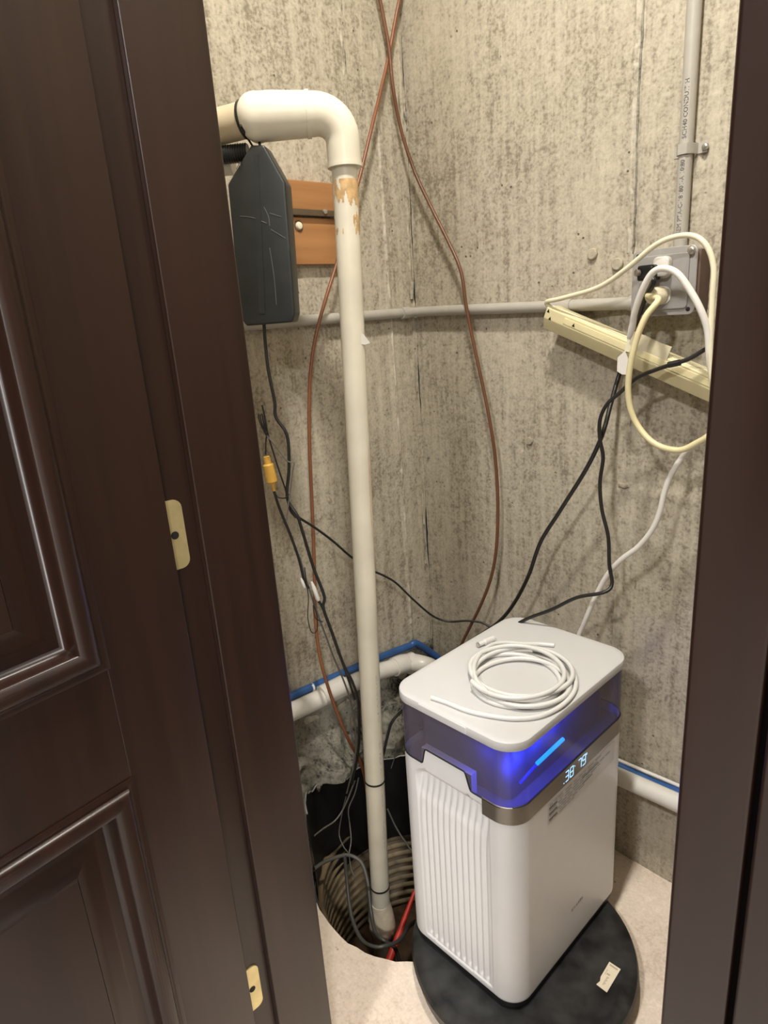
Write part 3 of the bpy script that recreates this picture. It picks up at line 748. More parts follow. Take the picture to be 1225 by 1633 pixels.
v, f = box_geo(a0 + ax * (L_ / 2 + 0.018) + up * (-0.006) + Vector((0, -0.0300, 0)), (L_ - 0.05, 0.002, 0.011), rot, 0.0006); link_mesh('face_channel', v, f, M['cream'], ps)
for sx, dz in ((0.006, -0.001), (0.014, -0.0125), (0.066, -0.0065)):
    c = a0 + ax * sx + up * dz + Vector((0, -0.0301 if sx < 0.03 else -0.0312, 0))
    ol = [c + ax * x + up * y for x, y in ((-0.003, -0.0025), (0.003, -0.0025), (0.0, 0.0035))]
    v, f = prism_geo(ol, (0, -0.0004, 0)); link_mesh('keyhole', v, f, M['gap'], ps)
cord = [a0 + ax * 0.004 + Vector((0, -0.012, 0.004)), aty(882, 493, -0.048), aty(872, 482, -0.055), aty(895, 476, -0.065), aty(955, 458, -0.075), aty(1000, 428, -0.085), aty(1050, 388, -0.09), aty(1095, 375, -0.09), aty(1124, 388, -0.092), aty(1138, 425, -0.092), aty(1136, 480, -0.095), aty(1133, 560, -0.10), aty(1138, 620, -0.10), aty(1155, 680, -0.09)]
cable('strip_cord', cord, 0.0042, M['cream_light'], ps)
# adhesive tape strip
ol = []
tp = empty('masking_tape', a0); tag(tp, 'crinkled strip of pale tape stuck across the cream power strip', 'tape')
pts_t = [aty(*p, -0.0605) for p in ((1008, 527), (1030, 535), (1052, 546), (1072, 553))]; pts_b = [aty(*p, -0.0595) for p in ((1000, 560), (1020, 568), (1042, 580), (1057, 590))]
v = []; f = []
for k, (p, q) in enumerate(zip(pts_t, pts_b)):
    for j in range(5):
        w = p.lerp(q, j / 4); w.y += 0.0015 * noise.noise(Vector((k * 1.7, j * 1.3, 3))) - 0.001; v.append(w)
n = len(v)
for k in range(3):
    for j in range(4): f.append([k * 5 + j, k * 5 + j + 1, k * 5 + j + 6, k * 5 + j + 5])
v2 = v + [p + Vector((0, 0.0007, 0)) for p in v]; f2 = f + [[i + n for i in q[::-1]] for q in f]
link_mesh('tape_strip', v2, f2, M['tape'], tp, True, 60)
ol = [aty(*p, -0.066) for p in ((985, 570), (996, 560), (1002, 575), (1003, 598), (992, 597), (984, 592))]
v, f = prism_geo(ol, (0, 0.003, 0)); link_mesh('tape_end', v, f, M['white_cord'], tp, False)
ol = [aty(*p, -0.0640) for p in ((1003, 528), (1012, 530), (1005, 562), (996, 560))]
v, f = prism_geo(ol, (0, 0.003, 0)); link_mesh('tape_fold', v, f, M['cream_light'], tp, False)

# ------------------------------------------------------------------ cords plugged in
up1, lp1 = czo + 0.020, czo - 0.020
# cream cord: lower socket, big loop
cc = empty('cream_power_lead', (cxo, -0.05, lp1)); tag(cc, 'cream cord looping down from the lower socket to the doorframe', 'cord')
v, f = lathe_geo([(0.0145, 0), (0.0150, 0.006), (0.0125, 0.020), (0.008, 0.027), (0.005, 0.030)], (cxo, -0.0497, lp1), (-0.25, -1, 0), 20); link_mesh('plug', v, f, M['cream_light'], cc)
q = Vector((cxo - 0.007, -0.078, lp1))
v, f = cable, None
cable('cord', [q, aty(1050, 478, -0.10), aty(1030, 505, -0.115), aty(1014, 545, -0.12), aty(1003, 600, -0.12), aty(1004, 645, -0.115), aty(1018, 680, -0.11), aty(1045, 708, -0.11), aty(1082, 718, -0.11), aty(1112, 706, -0.11), aty(1135, 690, -0.11), aty(1150, 660, -0.10)], 0.0050, M['cream'], cc)
# black plug and cord running down behind the dehumidifier
bc = empty('black_power_lead', (cxo, -0.05, up1)); tag(bc, 'thick black cord running from the upper socket down behind the dehumidifier', 'cord', 'black cords on the back wall')
v, f = box_geo((cxo - 0.014, -0.064, up1 - 0.004), (0.028, 0.028, 0.024), None, 0.005); link_mesh('plug', v, f, M['black_cable'], bc)
v, f = lathe_geo([(0.0055, 0), (0.0055, 0.006), (0.003, 0.007)], (cxo - 0.024, -0.077, up1 - 0.003), (-0.5, -1, 0), 14); link_mesh('plug_tip', v, f, M['steel'], bc)
cable('cord', [(cxo - 0.022, -0.070, up1 - 0.006), aty(1043, 448, -0.085), aty(1031, 472, -0.070), aty(1019, 502, -0.045), aty(1005, 545, -0.014), aty(986, 603, -0.016), aty(974, 645, -0.05), aty(960, 695, -0.075), aty(935, 748, -0.075), aty(893, 815, -0.075), aty(862, 865, -0.075), aty(843, 918, -0.075), aty(820, 962, -0.075), aty(795, 992, -0.075), aty(757, 1018, -0.08), aty(715, 1043, -0.085), aty(690, 1062, -0.09), aty(676, 1090, -0.10), aty(660, 1140, -0.11), aty(650, 1180, -0.12)], 0.0040, M['black_cable'], bc)
# second black cord out of the strip, twisting round the first
b2c = empty('black_power_lead', aty(1130, 555, -0.08)); tag(b2c, 'thinner black cord twisting past the power strip and down to the dehumidifier top', 'cord', 'black cords on the back wall')
cable('cord', [aty(1150, 545, -0.075), aty(1125, 557, -0.078), aty(1100, 572, -0.080), aty(1075, 580, -0.082), aty(1045, 590, -0.08), aty(1015, 603, -0.082), aty(990, 625, -0.085), aty(968, 645, -0.09), aty(957, 670, -0.09), aty(957, 700, -0.086), aty(962, 730, -0.082), aty(957, 770, -0.085), aty(960, 812, -0.09), aty(970, 855, -0.095), aty(972, 900, -0.10), aty(976, 932, -0.105), aty(962, 945, -0.12), aty(920, 953, -0.135), aty(880, 972, -0.15), aty(845, 985, -0.16), aty(820, 997, -0.165), aty(796, 1004, -0.165)], 0.0034, M['black_cable'], b2c)
v, f = tube_geo([aty(1085, 578, -0.0815), aty(1066, 582, -0.0825)], 0.0050, 12); link_mesh('strain_relief', v, f, M['black_cable'], b2c)
# white cord, from the upper socket round and away to the right, then back down to the dehumidifier
wc = empty('white_power_lead', (cxo, -0.05, up1)); tag(wc, 'white cord arching over the black plug and dropping to the power strip', 'cord', 'white cords on the back wall')
ol = [(cxo + 0.004 + x, -0.0497, up1 + 0.004 + y) for x, y in rrect(0.026, 0.030, 0.008)]
prism_bev('plug', ol, (0, -0.014, 0), M['white_cord'], 0.003, wc)
cable('cord', [aty(1009, 524, -0.082), aty(1012, 500, -0.092), aty(1025, 462, -0.102), aty(1040, 436, -0.106), aty(1058, 428, -0.108), aty(1080, 436, -0.108), aty(1100, 462, -0.106), aty(1118, 495, -0.104), aty(1129, 530, -0.10), aty(1132, 575, -0.098), aty(1142, 630, -0.095)], 0.0052, M['white_cord'], wc)
v, f = tube_geo([aty(1012, 504, -0.090), aty(1008, 524, -0.083), aty(1003, 540, -0.078)], [0.0045, 0.0060, 0.0035], 12); link_mesh('cord_clip', v, f, M['white_cord'], wc)
w2 = empty('white_power_lead', aty(1117, 702, -0.11)); tag(w2, 'white cord dropping from behind the doorframe to the back of the dehumidifier', 'cord', 'white cords on the back wall')
cable('cord', [aty(1150, 660, -0.085), aty(1135, 690, -0.09), aty(1117, 704, -0.09), aty(1094, 722, -0.09), aty(1072, 754, -0.09), aty(1060, 785, -0.09), aty(1052, 818, -0.09), aty(1040, 845, -0.09), aty(1018, 872, -0.09), aty(990, 893, -0.09), aty(968, 918, -0.09), aty(948, 955, -0.09), aty(930, 998, -0.09), aty(921, 1020, -0.092), aty(910, 1060, -0.095), aty(905, 1120, -0.10)], 0.0048, M['white_cord'], w2)

# ------------------------------------------------------------------ reddish-brown cables
p1 = [atx(590, -70, 0.022), atx(605, -4, 0.022), atx(614, 40, 0.024), atx(621, 80, 0.026), atx(627, 140, 0.028), atx(640, 208, 0.028), aty(662, 275, -0.028), aty(690, 335, -0.028), aty(715, 385, -0.028), aty(735, 432, -0.030), aty(744, 490, -0.032), aty(757, 555, -0.030), aty(770, 615, -0.030), aty(781, 670, -0.030), aty(790, 730, -0.030), aty(794, 800, -0.030), aty(792, 870, -0.035), aty(784, 918, -0.042), aty(768, 962, -0.05), aty(748, 1003, -0.055), aty(735, 1030, -0.06), aty(725, 1060, -0.065)]
o = cable('brown_cable', p1, 0.0037, M['brown_cable_dark']); tag(o, 'reddish brown cable sagging down the back wall and behind the dehumidifier', 'cable', 'reddish brown cables')
p2 = [atx(655, -70, 0.02), atx(638, -4, 0.02), atx(629, 40, 0.016), atx(620, 90, 0.016), atx(606, 150, 0.022), atx(590, 215, 0.034), atx(573, 285, 0.036), atx(555, 350, 0.036), atx(537, 420, 0.036), atx(520, 475, 0.040), atx(505, 530, 0.036), atx(496, 585, 0.032), atx(493, 650, 0.03), atx(494, 720, 0.03), atx(497, 790, 0.03), atx(500, 860, 0.035), atx(502, 930, 0.05), atx(503, 985, 0.065), atx(509, 1040, 0.08), atx(520, 1085, 0.095), atx(537, 1135, 0.105), atx(556, 1180, 0.11), atx(578, 1225, 0.10), atx(590, 1300, 0.09), atx(598, 1380, 0.09), atx(604, 1450, 0.09)]
o = cable('brown_cable', p2, 0.0037, M['brown_cable']); tag(o, 'reddish brown cable passing behind the white pipe and into the pit', 'cable', 'reddish brown cables')

# ------------------------------------------------------------------ thin wires on the left wall
D1 = 1.16
def wire_thing(name, label, cat, pix, r, mat, d=D1, group='thin wires on the left wall'):
    pts = [atd(p[0], p[1], p[2] if len(p) > 2 else d) for p in pix]
    o = cable(name, pts, r, M[mat]); return tag(o, label, cat, group)
wire_thing('thin_wire', 'black wire with a frayed top end hanging beside the doorframe', 'wire', [(418, 646), (423, 668), (427, 690), (434, 715), (445, 750), (455, 780), (459, 800), (463, 815), (472, 826)], 0.0015, 'black_cable')
fr = bpy.data.objects['thin_wire']
for k, (dx, dy) in enumerate(((412, 660), (415, 661), (418, 660), (421, 662))):
    cable('frayed_strand', [atd(dx, dy, 1.155), atd(dx + 2, dy + 12, 1.158), atd(424, 694, 1.16)], 0.0011, M['black_cable'], fr, 4, 6)
wire_thing('thin_wire', 'thin grey wire kinked around the charger cord', 'wire', [(426, 695), (440, 712), (458, 735), (469, 738), (467, 750), (463, 785), (460, 805), (457, 830)], 0.0011, 'grey_cable', 1.14)
w = empty('connector_wire', atd(425, 700, D1)); tag(w, 'black wire with an orange-yellow inline connector by the doorframe', 'wire', 'thin wires on the left wall')
cable('wire', [atd(426, 690, D1), atd(424, 705, D1), atd(424, 725, D1)], 0.0014, M['black_cable'], w)
ca, cb = atd(425, 728, D1), atd(437, 783, D1); cdv = (cb - ca)
v, f = tube_geo([ca, ca + cdv * 0.2, ca + cdv * 0.24, ca + cdv * 0.72, ca + cdv * 0.76, cb], [0.0055, 0.0065, 0.0095, 0.0100, 0.0045, 0.0030], 14); link_mesh('inline_connector', v, f, M['orange'], w, True, 30)
cable('wire', [cb, atd(443, 803, D1), atd(452, 826, D1), atd(462, 850, D1), atd(473, 880, D1), atd(479, 900, D1), atd(485, 925, D1), atd(492, 938, D1)], 0.0026, M['black_cable'], w)
cable('wire', [atd(438, 784, D1), atd(444, 793, 1.155), atd(455, 794, 1.15), atd(461, 788, 1.15)], 0.0013, M['black_cable'], w)
w = empty('white_connector', atd(500, 940, D1)); tag(w, 'pair of white crimp connectors on the wires left of the white pipe', 'connector', 'thin wires on the left wall')
for (x0, y0), (x1, y1), r in (((497, 928), (508, 958), 0.0042), ((480, 922), (486, 938), 0.003)):
    A_, B_ = atd(x0, y0, 1.15), atd(x1, y1, 1.15)
    v, f = tube_geo([A_, A_.lerp(B_, 0.3), A_.lerp(B_, 0.9), B_], [r * 0.5, r, r * 1.05, r * 0.6], 12); link_mesh('crimp', v, f, M['white_cord'], w)
cable('wire', [atd(508, 958, 1.15), atd(516, 972, 1.15), atd(527, 1003, 1.15), atd(540, 1040, 1.15), atd(553, 1075, 1.16), atd(566, 1115, 1.18)], 0.0026, M['black_cable'], w)
wire_thing('thin_wire', 'thin dark wire drooping in a loop below the white connectors', 'wire', [(486, 905), (489, 930), (492, 955), (491, 985), (497, 1008), (505, 1006), (506, 985), (500, 965), (503, 985), (515, 992)], 0.0010, 'black_cable', 1.15)
wire_thing('thin_wire', 'dark wire trailing down from the connectors into the pit', 'wire', [(478, 888), (487, 920), (497, 950), (506, 978), (520, 1015), (533, 1050), (548, 1085), (559, 1118, 1.18), (567, 1160, 1.2), (566, 1210, 1.22), (553, 1265, 1.25)], 0.0018, 'grey_cable', 1.165)
wire_thing('thin_wire', 'tangle of dark wire coiled behind the pipe near the cable tie', 'wire', [(572, 1120, 1.22), (560, 1140, 1.22), (562, 1165, 1.22), (574, 1182, 1.22), (585, 1188, 1.2), (575, 1160, 1.23), (563, 1130, 1.23), (568, 1170, 1.23), (580, 1190, 1.22), (566, 1188, 1.22), (558, 1160, 1.22)], 0.0014, 'grey_cable')
wire_thing('thin_wire', 'thin black wire crossing behind the white pipe to the dehumidifier', 'wire', [(460, 800, 1.15), (463, 812, 1.16), (478, 826, 1.2), (500, 840, 1.22), (530, 862, 1.25), (560, 888, 1.28), (590, 908, 1.30), (612, 918, 1.34), (632, 930, 1.38), (660, 957, 1.42), (690, 982, 1.44), (715, 991, 1.44), (745, 990, 1.43), (768, 993, 1.42), (782, 1000, 1.41)], 0.0025, 'black_cable')
wire_thing('thin_wire', 'dark cord curving down right of the white pipe behind the dehumidifier', 'wire', [(660, 1120, 1.38), (640, 1135, 1.38), (625, 1152, 1.37), (618, 1175, 1.36), (612, 1200, 1.35), (604, 1230, 1.35)], 0.0034, 'black_cable', group='hoses and wires in the pit')

# hoses and wires in the pit
GP = 'hoses and wires in the pit'
wire_thing('pit_hose', 'grey hose arching over the tan ribs left of the pipe', 'hose', [(478, 1402, 1.15), (496, 1390, 1.17), (515, 1376, 1.20), (540, 1366, 1.23), (558, 1364, 1.24), (575, 1374, 1.23), (584, 1395, 1.21), (590, 1430, 1.18), (590, 1470, 1.15)], 0.0042, 'grey_cable', group=GP)
wire_thing('pit_hose', 'dark hose curling low round the near side of the pit', 'hose', [(550, 1366, 1.235), (553, 1400, 1.18), (557, 1440, 1.13), (564, 1472, 1.09), (578, 1500, 1.05), (598, 1510, 1.03), (616, 1508, 1.03), (636, 1500, 1.05), (652, 1478, 1.10), (668, 1465, 1.14)], 0.0042, 'dark_hose', group=GP)
wire_thing('pit_hose', 'dark hose bent down beside the pipe foot', 'hose', [(588, 1420, 1.15), (592, 1455, 1.12), (598, 1485, 1.08), (612, 1500, 1.055), (630, 1512, 1.05), (640, 1545, 1.04)], 0.0042, 'dark_hose', group=GP)
wire_thing('thin_wire', 'thin grey wire sloping from the torn liner to the doorframe', 'wire', [(566, 1245, 1.30), (550, 1285, 1.29), (535, 1308, 1.27), (515, 1322, 1.25), (492, 1340, 1.22), (470, 1356, 1.19)], 0.0020, 'grey_cable', group=GP)
wire_thing('thin_wire', 'thin grey wire hanging in the pit in front of the black liner', 'wire', [(572, 1240, 1.31), (566, 1265, 1.30), (556, 1290, 1.29), (558, 1315, 1.28), (560, 1340, 1.26), (556, 1365, 1.24)], 0.0017, 'grey_cable', group=GP)
wire_thing('thin_wire', 'thin grey wire bowing left of the hanging pit wire', 'wire', [(552, 1270, 1.30), (545, 1300, 1.29), (541, 1330, 1.28), (548, 1350, 1.26), (556, 1362, 1.25), (560, 1385, 1.23), (566, 1400, 1.21)], 0.0014, 'grey_cable', group=GP)
wire_thing('thin_wire', 'thin grey wire slanting across the ribs right of the pipe', 'wire', [(618, 1290, 1.36), (632, 1320, 1.35), (648, 1345, 1.33), (660, 1362, 1.31)], 0.0022, 'grey_cable', group=GP)
wire_thing('thin_wire', 'fine grey wire hanging right of the pipe below the liner lip', 'wire', [(632, 1185, 1.40), (630, 1205, 1.40), (624, 1225, 1.40)], 0.0013, 'grey_cable', group=GP)

# ------------------------------------------------------------------ white drain pipe and blue pipe along the walls
dp = empty('drain_pipe', (0.04, -0.2, 0.34)); tag(dp, 'white plastic drain pipe along the wall base, bending round the corner', 'pipe')
XP = 0.036
A0, A1 = atx(440, 1147, XP), atx(600, 1072, XP)
B0 = atx(628, 1064, XP)
A0 = A0 + (A0 - A1).normalized() * 0.15
v, f = tube_geo([A0, A1, B0], 0.0205, 20); link_mesh('pipe', v, f, M['pvc_white'], dp)
m0, m1 = atx(512, 1110, XP), atx(548, 1092, XP); v, f = tube_geo([m0, m1], 0.0232, 20); link_mesh('coupling', v, f, M['pvc_white'], dp)
bend = [B0, atx(640, 1059, XP), atx(655, 1057, XP + 0.002), atd(672, 1060, 1.475), atd(688, 1066, 1.475), atd(700, 1078, 1.475)]
e0 = bend[-1]
v, f = tube_geo(spline(bend, 5), 0.0240, 20); link_mesh('elbow', v, f, M['pvc_white'], dp)
v, f = tube_geo([bend[2] - Vector((0, 0.012, 0)), bend[2] + Vector((0.001, 0.010, 0))], 0.0262, 20); link_mesh('elbow_band', v, f, M['pvc_white'], dp)
r0 = aty(982, 1236, -0.034); r1 = aty(1090, 1284, -0.034)
v, f = tube_geo([e0 - Vector((0.0, 0, 0)), e0 + Vector((0.03, 0.0, -0.01)), r0, r1, r1 + (r1 - r0) * 3], 0.0185, 20); link_mesh('pipe', v, f, M['pvc_white'], dp)
XB = 0.012
bl = [atx(380, 1150, XB), atx(470, 1108, XB), atx(573, 1062, XB), atx(612, 1046, XB), atx(640, 1035, XB), atx(654, 1030, XB), Vector((0.016, -0.075, 0.365)), aty(700, 1050, -0.014), aty(740, 1080, -0.012), aty(985, 1220, -0.012), aty(1090, 1266, -0.012), aty(1150, 1295, -0.012)]
o = cable('blue_pipe', bl, 0.0092, M['blue'], None, 5, 14); tag(o, 'blue water pipe running on the wall just above the white drain pipe', 'pipe')
tubew = [aty(950, 1196, -0.008), aty(984, 1211, -0.008), aty(1090, 1256, -0.008), aty(1150, 1284, -0.008)]
o = cable('thin_white_tube', tubew, 0.0038, M['white_cord'], None, 4, 10); tag(o, 'thin white tube along the wall above the blue pipe, right of the dehumidifier', 'tube')
q0, q1 = atx(493, 1096, XB), atx(500, 1098, XB)
v, f = tube_geo([atx(496, 1097, XB), atx(499, 1095.5, XB)], 0.0102, 14); link_mesh('pale_tie', v, f, M['white_cord'], bpy.data.objects['blue_pipe'])

# ------------------------------------------------------------------ red stick in the pit edge
s0 = atd(608, 1566, 1.06); s1 = atd(662, 1420, 1.20)
v, f = tube_geo([s0, s0.lerp(s1, 0.25), s0.lerp(s1, 0.6), s1], [0.0085, 0.0085, 0.006, 0.0045], 12)
o = link_mesh('red_stick', v, f, M['red']); tag(o, 'red plastic stick poking out of the pit beside the black disc', 'stick')

# ------------------------------------------------------------------ round black lid under the dehumidifier
LC = Vector((0.562, -0.366, 0)); LR = 0.207; LZ = 0.055
bm = bmesh.new()
v, f = lathe_geo([(LR * 0.94, 0), (LR * 0.965, 0.012), (LR * 0.985, 0.038), (LR, LZ - 0.010), (LR - 0.003, LZ - 0.003), (LR - 0.010, LZ), (LR - 0.024, LZ), (LR - 0.028, LZ - 0.0018), (0.12, LZ - 0.001), (0.06, LZ - 0.001), (0.001, LZ - 0.001)], LC, (0, 0, 1), 72)
disc = link_mesh('black_disc', v, f, M['lid_black'], None, True, 35)
tag(disc, 'scuffed round black plastic disc on the floor under the dehumidifier', 'disc')
ol = [atz(*p, LZ - 0.0006) for p in ((972, 1534), (990, 1546), (968, 1583), (951, 1570), (957, 1565), (958, 1558))]
stk = empty('price_sticker', atz(970, 1558, LZ)); stk.parent = disc; stk['label'] = 'cream sticker with faint print'
v, f = prism_geo(ol, (0, 0, 0.0006)); so = link_mesh('sticker', v, f, M['paper'], None, False)
so.name = 'sticker'; so.parent = disc; so['label'] = 'cream paper sticker with faint print'
bpy.data.objects.remove(stk)
p00, p10, p01 = Vector(ol[0]), Vector(ol[1]), Vector(ol[2])
mb = MB()
def st_q(a0, a1, b0, b1):
    e1 = p10 - p00; e2_ = p01 - p10; z = Vector((0, 0, 0.0008))
    mb.add([p00 + e1 * a0 + e2_ * b0 + z, p00 + e1 * a1 + e2_ * b0 + z, p00 + e1 * a1 + e2_ * b1 + z, p00 + e1 * a0 + e2_ * b1 + z], [[0, 1, 2, 3]])
for k in range(7): st_q(0.16 + k * 0.10, 0.16 + k * 0.10 + 0.07, 0.06, 0.12)
for k in range(4): st_q(0.30 + k * 0.07, 0.35 + k * 0.07, 0.40, 0.46)
for k in range(9): st_q(0.42, 0.62 - (k % 3) * 0.05, 0.52 + k * 0.04, 0.54 + k * 0.04)
for k in range(3): st_q(0.18, 0.22, 0.30 + k * 0.07, 0.35 + k * 0.07)
mb.build('sticker_print', plain('faded_ink', (0.36, 0.30, 0.21), 0.7), so, False)

# ------------------------------------------------------------------ dehumidifier
DC = Vector((0.512, -0.3145, LZ + 0.0005)); DROT = math.radians(1.8)
dh = empty('dehumidifier', DC, DROT)
tag(dh, 'white box dehumidifier with smoky tank glowing blue, standing on the black disc', 'dehumidifier')
W_, Ln, CR = 0.252, 0.356, 0.040
DM = dh.matrix_basis.copy()
def dl(p): return DM @ Vector(p)
def perim(w, l, r, step=0.004):
    """points of a rounded rectangle with normals; starts at the middle of the back, goes left, near side (-y), right (+x)"""
    segs = []
    hw, hl = w / 2, l / 2
    def line(a, b2, nrm):
        n = max(2, int((Vector(b2) - Vector(a)).length / step))
        return [(Vector(a).lerp(Vector(b2), k / n), Vector(nrm)) for k in range(n)]
    def arc(c, a0, a1):
        n = max(6, int(abs(math.radians(a1 - a0)) * r / step) + 4)
        return [(Vector(c) + Vector((math.cos(math.radians(a0 + (a1 - a0) * k / n)), math.sin(math.radians(a0 + (a1 - a0) * k / n)))) * r, Vector((math.cos(math.radians(a0 + (a1 - a0) * k / n)), math.sin(math.radians(a0 + (a1 - a0) * k / n))))) for k in range(n)]
    P_ = []
    P_ += line((0, hl), (-hw + r, hl), (0, 1)) + arc((-hw + r, hl - r), 90, 180)
    P_ += line((-hw, hl - r), (-hw, -hl + r), (-1, 0)) + arc((-hw + r, -hl + r), 180, 270)
    P_ += line((-hw + r, -hl), (hw - r, -hl), (0, -1)) + arc((hw - r, -hl + r), 270, 360)
    P_ += line((hw, -hl + r), (hw, hl - r), (1, 0)) + arc((hw - r, hl - r), 0, 90)
    P_ += line((hw - r, hl), (0, hl), (0, 1))
    return P_
# heights above the disc
Z_BASE, Z_BAND0, Z_BAND1, Z_LID0, Z_LID1 = 0.010, 0.385, 0.418, 0.518, 0.535
Z_T = 0.418
def zb(p, nrm):                        # lower edge of the tank = upper edge of the body
    if nrm.y < -0.7 and p.y < -Ln / 2 + 0.02:
        up_ = sstep(-0.062, -0.052, p.x) * (1 - sstep(0.030, 0.044, p.x))
        return Z_T - 0.003 + 0.031 * up_
    return Z_T - 0.003 * (1 - sstep(-0.02, 0.09, p.x))
def rib_panel(p, z, nrm):
    """(inside mask, inward offset) for the ribbed recess on the -y face"""
    if nrm.y > -0.99: return 0.0, 0.0
    x0, x1, z0, z1 = -0.079, 0.078, 0.028, 0.402
    rr = 0.022
    dx = max(x0 + rr - p.x, p.x - (x1 - rr), 0); dz = max(z0 + rr * 0.3 - z, z - (z1 - rr), 0)
    if p.x < x0 or p.x > x1 or z < z0 or z > z1 or math.hypot(dx, dz) > rr: return 0.0, 0.0
    top = sstep(z1 - 0.070, z1 - 0.004, z)
    edge = min(1.0, (rr - math.hypot(dx, dz)) / 0.006)
    wob = 0.004 * sstep(z1 - 0.11, z1 - 0.02, z)
    ph = (p.x - wob - x0) / (x1 - x0) * 12.0
    s = 0.5 - 0.5 * math.cos(2 * math.pi * ph)
    g = (1 - s) ** 1.5
    fade = sstep(z0, z0 + 0.012, z)
    return 1.0, (0.0042 * g * fade * (1 - 0.85 * top) + 0.0125 * top + 0.002 * (1 - top)) * edge
fine = perim(W_, Ln, CR, 0.0015)
pts = []
for p, nrm in fine:
    pts.append((p, nrm))
NZB = 190
grid = []; vb = []
for p, nrm in pts:
    zt = zb(p, nrm) - 0.0008
    colv = []
    for j in range(NZB + 1):
        z = Z_BASE + (zt - Z_BASE) * j / NZB
        if nrm.y < -0.7 and zt > Z_T + 0.01: z = z
        inside, off = rib_panel(p, z, nrm)
        bot = 0.004 * (1 - sstep(Z_BASE, Z_BASE + 0.008, z))
        q = p - nrm * (off + bot)
        vb.append(dl((q.x, q.y, z))); colv.append(inside)
    grid.append(colv)
fb = []; fg = []; n = len(pts); m_ = NZB + 1
for i in range(n):
    i2 = (i + 1) % n
    for j in range(NZB):
        q = [i * m_ + j, i2 * m_ + j, i2 * m_ + j + 1, i * m_ + j + 1]
        ins = grid[i][j] and grid[i2][j] and grid[i][j + 1] and grid[i2][j + 1]
        (fg if ins else fb).append(q)
def sub_mesh(name, v, f, mat, parent, angle=50):
    used = sorted({i for q in f for i in q}); mp = {a: k for k, a in enumerate(used)}
    return link_mesh(name, [v[i] for i in used], [[mp[i] for i in q] for q in f], mat, parent, True, angle)
body = sub_mesh('body', vb, fb, M['white_body'], dh, 60)
gr = sub_mesh('ribbed_grille', vb, fg, M['white_body'], dh, 60)
# top deck of the body (closes the tank from below) and black base
def ring_pts(off, z):
    return [dl((p.x - nrm.x * off, p.y - nrm.y * off, z)) for p, nrm in perim(W_, Ln, CR, 0.008)]
R0 = ring_pts(0.0005, 0.002); R1 = ring_pts(0.006, 0.0125); n = len(R0)
v = ring_pts(0.004, 0.0) + ring_pts(0.0025, 0.003) + ring_pts(0.003, 0.0125)
f = [[k * n + i, k * n + (i + 1) % n, (k + 1) * n + (i + 1) % n, (k + 1) * n + i] for k in range(2) for i in range(n)] + [list(range(n))[::-1], [2 * n + i for i in range(n)]]
link_mesh('base', v, f, M['black_rubber'], dh)
v = ring_pts(0.006, Z_T - 0.016); link_mesh('body_deck', v, [list(range(n))], M['inner'], dh, False)
# sloping ledge behind the raised grip
v = []
for x in (-0.062, 0.044):
    for y, z in ((-Ln / 2 + 0.0006, Z_T + 0.0275), (-Ln / 2 + 0.014, Z_T + 0.0275), (-Ln / 2 + 0.014, Z_T - 0.02), (-Ln / 2 + 0.0006, Z_T - 0.02)): v.append(dl((x, y, z)))
link_mesh('grip_ledge', v, [[0, 1, 2, 3], [7, 6, 5, 4], [0, 4, 5, 1], [1, 5, 6, 2]], M['white_body'], dh, False)
# silver control band: right face, wrapping both corners
P8 = perim(W_, Ln, CR, 0.003)
sel = [(p, nrm) for p, nrm in P8 if (nrm.x > 0.02 and p.y < Ln / 2 - 0.003) or (nrm.y < -0.9 and p.x > 0.062)]
sel = [(p, nrm) for p, nrm in sel if not (nrm.y > 0.9)]
v = []; f = []; k_ = len(sel)
for z, off in ((Z_BAND0, -0.0002), (Z_BAND0 + 0.0008, 0.0009), (Z_BAND1 - 0.0012, 0.0009), (Z_BAND1 - 0.0004, -0.0002)):
    v += [dl((p.x + nrm.x * off, p.y + nrm.y * off, z)) for p, nrm in sel]
for r in range(3):
    for i in range(k_ - 1): f.append([r * k_ + i, r * k_ + i + 1, (r + 1) * k_ + i + 1, (r + 1) * k_ + i])
band = link_mesh('control_band', v, f, M['band'], dh, True, 30)
# tank shell
PT = perim(W_ - 0.001, Ln - 0.001, CR, 0.0025); v = []; f = []; n = len(PT); NT = 6
for p, nrm in PT:
    z0 = zb(p, nrm)
    for j in range(NT + 1): v.append(dl((p.x, p.y, z0 + (Z_LID0 + 0.001 - z0) * j / NT)))
for i in range(n):
    for j in range(NT): f.append([i * (NT + 1) + j, ((i + 1) % n) * (NT + 1) + j, ((i + 1) % n) * (NT + 1) + j + 1, i * (NT + 1) + j + 1])
tank = link_mesh('water_tank', v, f, M['tank'], dh, True, 60)
v, f = tube_geo([dl((p.x + nrm.x * 0.0004, p.y + nrm.y * 0.0004, zb(p, nrm))) for p, nrm in PT] + [dl((PT[0][0].x, PT[0][0].y, zb(*PT[0])))], 0.0013, 6, False)
link_mesh('tank_seam', v, f, M['black_rubber'], tank)
